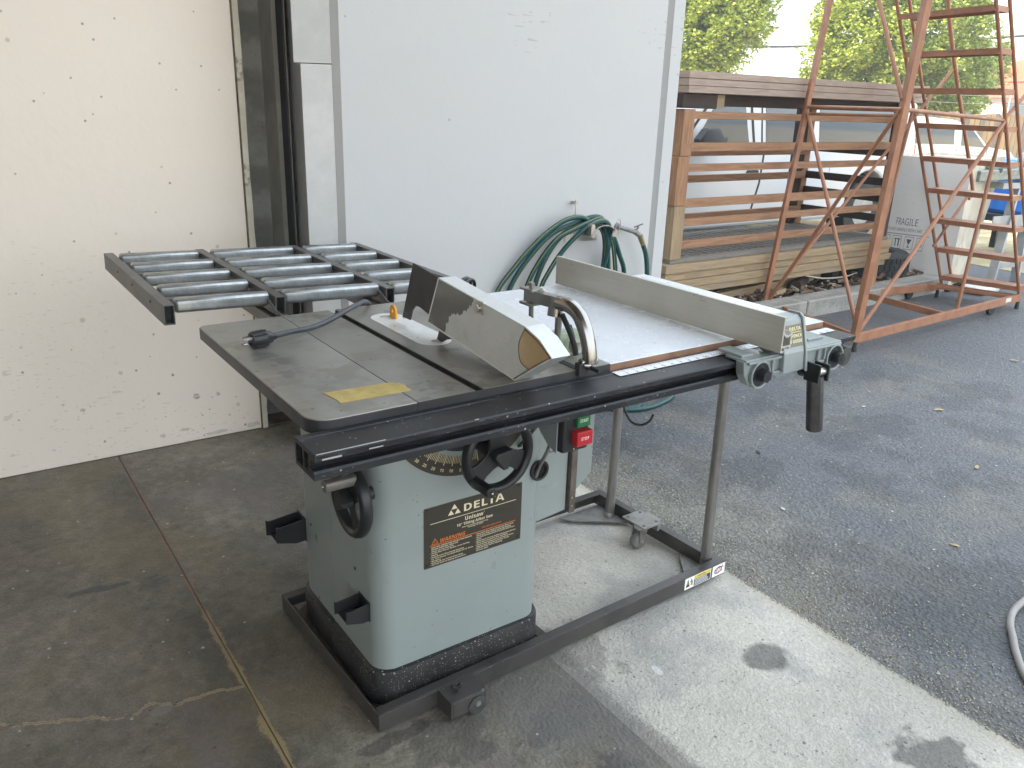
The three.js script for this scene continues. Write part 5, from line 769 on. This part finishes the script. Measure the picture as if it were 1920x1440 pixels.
// ---------------------------------------------------------------- vehicles
function wheelG(x, y, z, R, w) { return [cyl([x, y, z - w], [x, y, z], R, R, 30)]; }
{
  const v = thing('white_suv', 'white long roof utility vehicle parked behind the slatted rack', 'car');
  const zf = -4.4, zb = -6.2, sideOuter = [[4.0, 0.35], [4.0, 0.95], [4.15, 1.02], [5.1, 1.06], [5.72, 1.58], [5.95, 1.63], [9.1, 1.63], [9.3, 1.52], [9.42, 1.0], [9.42, 0.5], [9.3, 0.4], [8.98, 0.4], ...circ(8.55, 0.36, 0.42, 14, 0.09, Math.PI - 0.09), [8.12, 0.27], [5.35, 0.27], ...circ(4.9, 0.36, 0.42, 14, 0.09, Math.PI - 0.09), [4.45, 0.36]];
  mesh('body', ext(sideOuter, 'xy', zb, zf, { bevel: 0.03 }), carWhite, v);
  const win = (pts, n) => mesh(n, ext(pts, 'xy', zf - 0.006, zf + 0.004), carGlass, v);
  win([[5.55, 1.06], [6.36, 1.05], [6.2, 1.54], [5.86, 1.54]], 'front_window'); win([[6.62, 1.03], [7.22, 1.0], [7.2, 1.54], [6.52, 1.54]], 'rear_window'); win([[7.5, 1.06], [8.82, 1.06], [8.88, 1.52], [7.4, 1.53]], 'quarter_window');
  mesh('door_gap', [beam([6.56, 1.02, zf + 0.002], [6.46, 1.56, zf + 0.002], 0.004, 0.02), beam([6.60, 1.02, zf + 0.002], [6.58, 0.7, zf + 0.002], 0.004, 0.025), beam([6.58, 0.7, zf + 0.002], [6.48, 0.37, zf + 0.002], 0.004, 0.025)].map(g => g), carDark, v);
  mesh('window_trim', [beam([6.44, 1.04, zf + 0.003], [6.29, 1.55, zf + 0.003], 0.004, 0.03), beam([5.5, 1.04, zf + 0.004], [6.37, 1.03, zf + 0.004], 0.006, 0.03), beam([5.36, 1.04, zf + 0.004], [5.8, 1.56, zf + 0.004], 0.004, 0.03)], carDark, v);
  mesh('door_handle', [ext(rrect(6.36, 6.54, 0.745, 0.83, 0.02, 4), 'xy', zf - 0.002, zf + 0.012)], carDark, v);
  mesh('fuel_flap', ext(circ(7.68, 0.8, 0.075, 24), 'xy', zf - 0.002, zf + 0.0015, { holes: [circ(7.68, 0.8, 0.07, 24)] }), carDark, v);
  mesh('mirror', [ext([[5.42, 1.02], [5.78, 1.02], [5.77, 1.16], [5.7, 1.235], [5.52, 1.235], [5.43, 1.14]], 'xy', zf + 0.1, zf + 0.2, { bevel: 0.03, smooth: true })], carDark, v);
  for (const x of [4.9, 8.55]) { const w = mesh('wheel', wheelG(x, 0.345, zf - 0.03, 0.355, 0.24), rubber, v); mesh('rim', [cyl([x, 0.345, zf - 0.05], [x, 0.345, zf - 0.025], 0.21, 0.2, 24)], galvLeg, w); mesh('wheel_arch', [ext(circ(x, 0.37, 0.415, 20, 0, Math.PI), 'xy', zf - 0.35, zf - 0.2)], carDark, v); }
  mesh('bumper', box(9.38, 9.55, 0.42, 0.6, zb + 0.1, zf - 0.1, 0.02), carDark, v);
}
{
  const v = thing('white_hatchback', 'small white hatchback parked in the sun by the plank fence', 'car');
  const zf = -6.3, zb = -7.8, out = [[12.62, 0.35], [12.55, 0.7], [12.45, 0.95], [12.3, 1.22], [12.5, 1.34], [13.0, 1.385], [13.9, 1.34], [14.5, 1.22], [15.15, 0.9], [16.0, 0.82], [16.4, 0.6], [16.4, 0.3], ...circ(15.6, 0.28, 0.33, 12, 0.06, Math.PI - 0.06), ...circ(13.3, 0.28, 0.33, 12, 0.06, Math.PI - 0.06)];
  mesh('body', ext(out, 'xy', zb, zf, { bevel: 0.04 }), carWhite, v);
  mesh('side_window', ext([[12.58, 0.97], [13.92, 0.95], [13.84, 1.24], [12.95, 1.28], [12.62, 1.24]], 'xy', zf - 0.004, zf + 0.003), carGlass, v);
  mesh('side_window', ext([[14.16, 0.93], [15.02, 0.89], [14.46, 1.19], [14.1, 1.22]], 'xy', zf - 0.004, zf + 0.003), carGlass, v);
  mesh('tail_light', ext([[12.52, 0.80], [12.76, 0.80], [12.74, 0.945], [12.46, 0.945]], 'xy', zf - 0.03, zf + 0.006, { bevel: 0.002 }), std({ color: new THREE.Color(0.6, 0.02, 0.025), roughness: 0.3 }), v);
  mesh('door_seam', [beam([14.05, 0.9, zf + 0.001], [14.0, 0.4, zf + 0.001], 0.004, 0.012), beam([15.1, 0.86, zf + 0.001], [15.05, 0.4, zf + 0.001], 0.004, 0.012)], carDark, v);
  for (const x of [13.3, 15.6]) { const w = mesh('wheel', cyl([x, 0.28, zf - 0.22], [x, 0.28, zf - 0.01], 0.3, 0.3, 28), rubber, v); mesh('rim', cyl([x, 0.28, zf - 0.03], [x, 0.28, zf], 0.18, 0.17, 20), galvLeg, w); }
}
// ---------------------------------------------------------------- machine stand, drum
{
  const s = thing('machine_stand', 'grey steel stand with splayed legs carrying a long metal machine', 'stand');
  const lg = (p, q) => mesh('leg', beam(p, q, 0.075, 0.03, [1, 0, 0], 0.003), galvLeg, s);
  lg([7.22, -0.01, -2.23], [7.42, 0.88, -2.28]); lg([7.62, -0.01, -2.2], [7.68, 0.88, -2.28]); lg([7.35, -0.01, -2.75], [7.5, 0.88, -2.62]); lg([8.3, -0.01, -2.1], [8.1, 0.88, -2.2]);
  mesh('apron', [beam([7.1, 0.55, -2.27], [8.3, 0.55, -2.15], 0.01, 0.10, [0, 1, 0], 0.002), beam([7.1, 0.86, -2.30], [8.4, 0.86, -2.17], 0.12, 0.05, [0, 1, 0], 0.003)], galvLeg, s);
  mesh('brace', [beam([7.25, 0.16, -2.24], [7.7, 0.15, -2.2], 0.01, 0.05, [0, 1, 0], 0.002)], galvLeg, s);
  const mgreen = mottled([0.2, 0.23, 0.2], [0.3, 0.33, 0.3], 0.2, 6, 311, { roughness: 0.45, metalness: 0.4 });
  mesh('machine_bed', [beam([6.75, 0.945, -2.36], [8.3, 0.98, -2.2], 0.16, 0.09, [0, 1, 0], 0.01), beam([6.95, 1.0, -2.34], [7.35, 1.02, -2.3], 0.05, 0.06, [0, 1, 0], 0.01)], mgreen, s);
  mesh('machine_knob', [cyl([6.68, 0.955, -2.37], [6.76, 0.955, -2.36], 0.035), cyl([6.72, 0.96, -2.36], [6.74, 1.05, -2.36], 0.012), cyl([7.02, 0.99, -2.27], [7.02, 0.99, -2.25], 0.02), cyl([7.15, 0.995, -2.26], [7.15, 0.995, -2.24], 0.02)], blackPaint, s);
  mesh('motor_housing', [new THREE.SphereGeometry(0.16, 24, 16).scale(1.5, 0.75, 0.9).translate(7.75, 1.05, -2.3), box(7.55, 8.0, 0.9, 1.0, -2.4, -2.18, 0.02)], mottled([0.3, 0.36, 0.44], [0.38, 0.44, 0.52], 0.3, 5, 312, { roughness: 0.4 }), s);
}
{
  const d = thing('blue_drum', 'bright blue plastic drum with pale bands behind the stand', 'drum', null, [9.2, 0, -3.02]);
  const blue = std({ color: new THREE.Color(0.02, 0.16, 0.55), roughness: 0.35 });
  const pts = [[0.001, 0.45], [0.27, 0.45], [0.29, 0.48], [0.29, 0.6], [0.305, 0.61], [0.305, 0.64], [0.29, 0.65], [0.29, 0.8], [0.305, 0.81], [0.305, 0.84], [0.29, 0.85], [0.29, 0.98], [0.27, 1.0], [0.001, 1.0]].map(a => new THREE.Vector2(...a));
  mesh('drum_body', toCreasedNormals(new THREE.LatheGeometry(pts, 40), 0.5), blue, d); mesh('band', [cyl([0, 0.7, 0], [0, 0.725, 0], 0.2915, 0.2915, 40)], std({ color: 0xbcd3e2, roughness: 0.4 }), d);
  mesh('trolley', [box(-0.35, 0.35, 0.36, 0.44, -0.35, 0.35, 0.01), box(-0.32, -0.26, 0, 0.36, -0.32, -0.26, 0.003), box(0.26, 0.32, 0, 0.36, -0.32, -0.26, 0.003), box(-0.32, -0.26, 0, 0.36, 0.26, 0.32, 0.003), box(0.26, 0.32, 0, 0.36, 0.26, 0.32, 0.003)], carDark, d);
}
// ---------------------------------------------------------------- fence, far building, cables, trees
{
  const f = thing('wooden_fence', 'weathered wooden plank fence along the far side of the yard', 'fence');
  const a = V(13.2, 0, -9.4), bq = V(27, 0, -6.4), dir = bq.clone().sub(a), n = 92; const ang = -Math.atan2(dir.z, dir.x), g = geo(box(-0.069, 0.069, 0, 1.47, -0.011, 0.011, 0.003)); const mats = [WL.y, WG.y, wood('#c0a67e', '#93795a', 321).y];
  for (let i = 0; i < n; i++) { const m = new THREE.Mesh(g, mats[Math.floor(rnd() * 3)]); m.name = 'plank'; const p = a.clone().addScaledVector(dir, i / n); m.position.set(p.x, rr(-0.025, 0.025), p.z); m.rotation.y = ang; m.rotation.z = rr(-0.008, 0.008); m.castShadow = m.receiveShadow = true; f.add(m); }
  for (const y of [0.3, 1.15]) mesh('fence_rail', beam([a.x, y, a.z - 0.04], [bq.x, y, bq.z - 0.04], 0.04, 0.09, [0, 1, 0], 0.003), WL.x, f);
  const w = thing('wire_strands', 'thin wire strands running above the fence', 'wire'); for (const y of [1.66, 1.82]) mesh('wire', cyl([a.x, y, a.z], [bq.x, y + 0.02, bq.z], 0.005, 0.005, 6), galvLeg, w);
  for (const k of [0.1, 0.45, 0.8]) { const p = a.clone().addScaledVector(dir, k); mesh('wire_post', cyl([p.x, 1.3, p.z - 0.07], [p.x, 1.9, p.z - 0.07], 0.02, 0.02, 8), galvLeg, w); }
}
{
  const b = thing('far_building', 'white building with a red roof edge beyond the fence', 'building');
  mesh('wall', box(40, 62, 0, 2.9, -20, -9, 0.02), mottled([0.6, 0.56, 0.5], [0.66, 0.62, 0.56], 3, 4, 331, { roughness: 0.9 }), b);
  const red = mottled([0.42, 0.09, 0.05], [0.5, 0.13, 0.08], 1, 6, 332, { roughness: 0.7 });
  mesh('roof', [ext([[-20.6, 2.9], [-14.5, 4.6], [-8.4, 2.9]], 'zy', 39.5, 62.5), box(39.6, 40, 2.2, 2.9, -20.6, -8.4, 0.02)], red, b);
  mesh('window', [[-18, -16], [-13.5, -11.5]].map(([p, q]) => box(39.95, 39.99, 1.0, 2.0, p, q, 0.01)), carGlass, b);
}
{
  const black = std({ color: new THREE.Color(0.03, 0.035, 0.04), roughness: 0.7 });
  const c = thing('overhead_cable', 'dark overhead cable crossing the sky between the trees', 'cable');
  const P = [], Q = []; for (let i = 0; i <= 30; i++) { const t = i / 30 * 1.8 - 0.4; const x = 26.09 + (33.58 - 26.09) * t, z = -19.83 + (-14.78 + 19.83) * t, y = 3.6 + 0.66 * t - 0.3 * (t * (1 - t)); P.push([x, y, z]); Q.push([x, y + 0.42 + 0.2 * t, z]); }
  mesh('cable', tube(P, 0.045, 60, 6), black, c); mesh('wire', tube(Q, 0.008, 60, 5), black, c);
}
function tree(label, pos, blobs, leaves, tint, s0, leafSize) {
  const t = thing('broadleaf_tree', label, 'tree', null, pos); seed = s0;
  const bark = mottled([0.12, 0.09, 0.065], [0.2, 0.16, 0.12], 0.5, 8, 341, { roughness: 0.95 });
  const limbs = [cyl([0, 0, 0], [0.05, 1.6, 0], 0.2, 0.15, 10)]; for (const [x, y, z, r] of blobs) { limbs.push(cyl([0.05, 1.5, 0], [x * 0.45, 1.5 + (y - 1.5) * 0.55, z * 0.45], 0.09, 0.05, 7), cyl([x * 0.45, 1.5 + (y - 1.5) * 0.55, z * 0.45], [x, y, z], 0.05, 0.015, 6)); for (let k = 0; k < 5; k++) limbs.push(cyl([x * 0.75, 1.5 + (y - 1.5) * 0.8, z * 0.75], [x + rr(-r, r) * 0.8, y + rr(-r, r) * 0.8, z + rr(-r, r) * 0.8], 0.022, 0.006, 5)); }
  mesh('trunk', limbs, bark, t);
  const lg = new THREE.BufferGeometry(); lg.setAttribute('position', new THREE.Float32BufferAttribute([0, 0, 0, 0.5, 0.1, 0.45, 0, 0.02, 1, 0, 0, 0, 0, 0.02, 1, -0.5, 0.1, 0.45], 3)); lg.setAttribute('uv', new THREE.Float32BufferAttribute([0, 0, 1, 0.5, 0, 1, 0, 0, 0, 1, 1, 0.5], 2)); lg.computeVertexNormals();
  const mat = phys({ color: 0xffffff, roughness: 0.6, transmission: 0.35, thickness: 0, side: THREE.DoubleSide });
  const im = new THREE.InstancedMesh(lg, mat, leaves); const M = new THREE.Matrix4(), q = new THREE.Quaternion(), e = new THREE.Euler(), c = new THREE.Color();
  const tot = blobs.reduce((a, b) => a + b[3] ** 2, 0); let i = 0; const clumps = [];
  for (const [x, y, z, r] of blobs) { const n = Math.round(90 * r * r); for (let k = 0; k < n; k++) { const u = rr(-1, 1), a = rnd() * 6.283, h = Math.sqrt(1 - u * u), d = r * (0.62 + 0.46 * Math.pow(rnd(), 0.7)); clumps.push([x + Math.cos(a) * h * d, y + u * d * 0.92, z + Math.sin(a) * h * d, rr(0.16, 0.34)]); } }
  for (; i < leaves; i++) {
    const [x, y, z, r] = clumps[Math.floor(rnd() * clumps.length)], u = rr(-1, 1), a = rnd() * 6.283, h = Math.sqrt(1 - u * u), d = r * Math.pow(rnd(), 0.45);
    q.setFromEuler(e.set(rr(-0.9, 0.9), rnd() * 6.283, rr(-0.9, 0.9))); const s = leafSize * rr(0.6, 1.2);
    M.compose(V(x + Math.cos(a) * h * d, y + u * d * 0.8, z + Math.sin(a) * h * d), q, V(s, s, s)); im.setMatrixAt(i, M);
    const k = rr(0.7, 1.25), w = rnd() * 0.3; im.setColorAt(i, c.setRGB((tint[0] + 0.05 * w) * k, (tint[1] + 0.03 * w) * k, tint[2] * k));
  }
  im.name = 'crown'; im.userData.kind = 'stuff'; im.castShadow = im.receiveShadow = true; t.add(im); return t;
}
const LB = (a) => a.map(([l, y, d, r]) => [0.81 * l + 0.58 * d, y, 0.58 * l - 0.81 * d, r]); // sideways, up, away
tree('bright green leafy tree beside the white wall, left of the sky gap', [16.2, 0, -13.9], LB([[-0.5, 2.9, 0, 1.2], [-1.6, 3.2, 0.3, 1.4], [0.05, 3.6, -0.2, 1.2], [-0.4, 4.6, 0, 1.3], [-1.7, 4.8, 0.3, 1.4], [0.2, 4.5, 0.3, 0.85], [-0.7, 5.9, 0, 1.3], [-0.6, 2.0, 0.1, 0.9]]), 105000, [0.38, 0.48, 0.085], 4242, 0.088);
tree('wide bright green leafy tree behind the orange ladder', [18.4, 0, -10.5], LB([[0.1, 3.3, 0, 1.75], [-1.1, 2.75, 0, 0.9], [1.0, 3.0, 0.2, 1.3], [1.45, 2.1, 0, 0.85], [-0.6, 4.5, 0, 1.35], [0.8, 4.5, 0.3, 1.2], [-0.1, 2.0, 0.2, 1.0], [-1.45, 1.85, 0.2, 0.6], [2.0, 1.7, 0.3, 0.5], [0, 5.7, 0, 1.5], [1.1, 1.7, 0.4, 0.7]]), 135000, [0.37, 0.47, 0.085], 777, 0.085);
tree('small pale tree at the far right above the fence', [24.6, 0, -11.6], LB([[0, 2.6, 0, 0.7], [0.4, 3.0, 0.3, 0.5], [-0.4, 2.1, 0, 0.5]]), 14000, [0.36, 0.42, 0.13], 99, 0.085);
// ---------------------------------------------------------------- dry leaves and bits on the asphalt
{
  const leafM = [mottled([0.42, 0.3, 0.15], [0.52, 0.4, 0.22], 0.1, 6, 351, { roughness: 0.8, side: THREE.DoubleSide }), std({ color: new THREE.Color(0.05, 0.045, 0.04), roughness: 0.8, side: THREE.DoubleSide }), std({ color: new THREE.Color(0.62, 0.58, 0.5), roughness: 0.8, side: THREE.DoubleSide })];
  const mk = (mi, s, a) => { const pts = [[-0.5, 0], [-0.3, 0.16], [0, 0.22], [0.3, 0.14], [0.5, 0.02], [0.3, -0.12], [0, -0.2], [-0.28, -0.15]]; const g = ext(pts.map(([x, z]) => [x * s, z * s]), 'xz', 0, 0.0012, {}); const p = g.attributes.position; for (let i = 0; i < p.count; i++) p.setY(i, p.getY(i) + 5 * p.getZ(i) ** 2 / s * 0.3 + 0.12 * p.getX(i) ** 2 / s); g.computeVertexNormals(); return g; };
  seed = 55;
  const spots = [[3.6, -0.72, 0.06, 0, 'tan leaf on the asphalt out from the fence handle'], [4.9, -0.95, 0.055, 0, 'tan leaf on the asphalt before the near ladder bar'], [2.35, -0.85, 0.04, 1, 'dark curled scrap on the asphalt behind the front table leg'], [5.3, -0.72, 0.055, 1, 'dark twig scrap on the asphalt at the right frame edge'], [3.05, -0.25, 0.045, 0, 'tan leaf on open asphalt left of the air hose, farther one'], [2.0, -0.45, 0.028, 2, 'small white scrap on the asphalt right of the front table leg'], [3.3, -0.95, 0.028, 2, 'small white scrap on open asphalt below the ladder bar'], [2.3, 0.05, 0.035, 0, 'small tan leaf on the asphalt nearest the air hose']];
  spots.forEach(([x, z, s, k, lb]) => { const m = mesh(k ? 'scrap' : 'dry_leaf', mk(k, s), leafM[k]); m.position.set(x, -0.0055, z); m.rotation.y = rnd() * 6; tag(m, lb, k ? 'scrap' : 'leaf'); });
}
renderer.render(scene, camera);
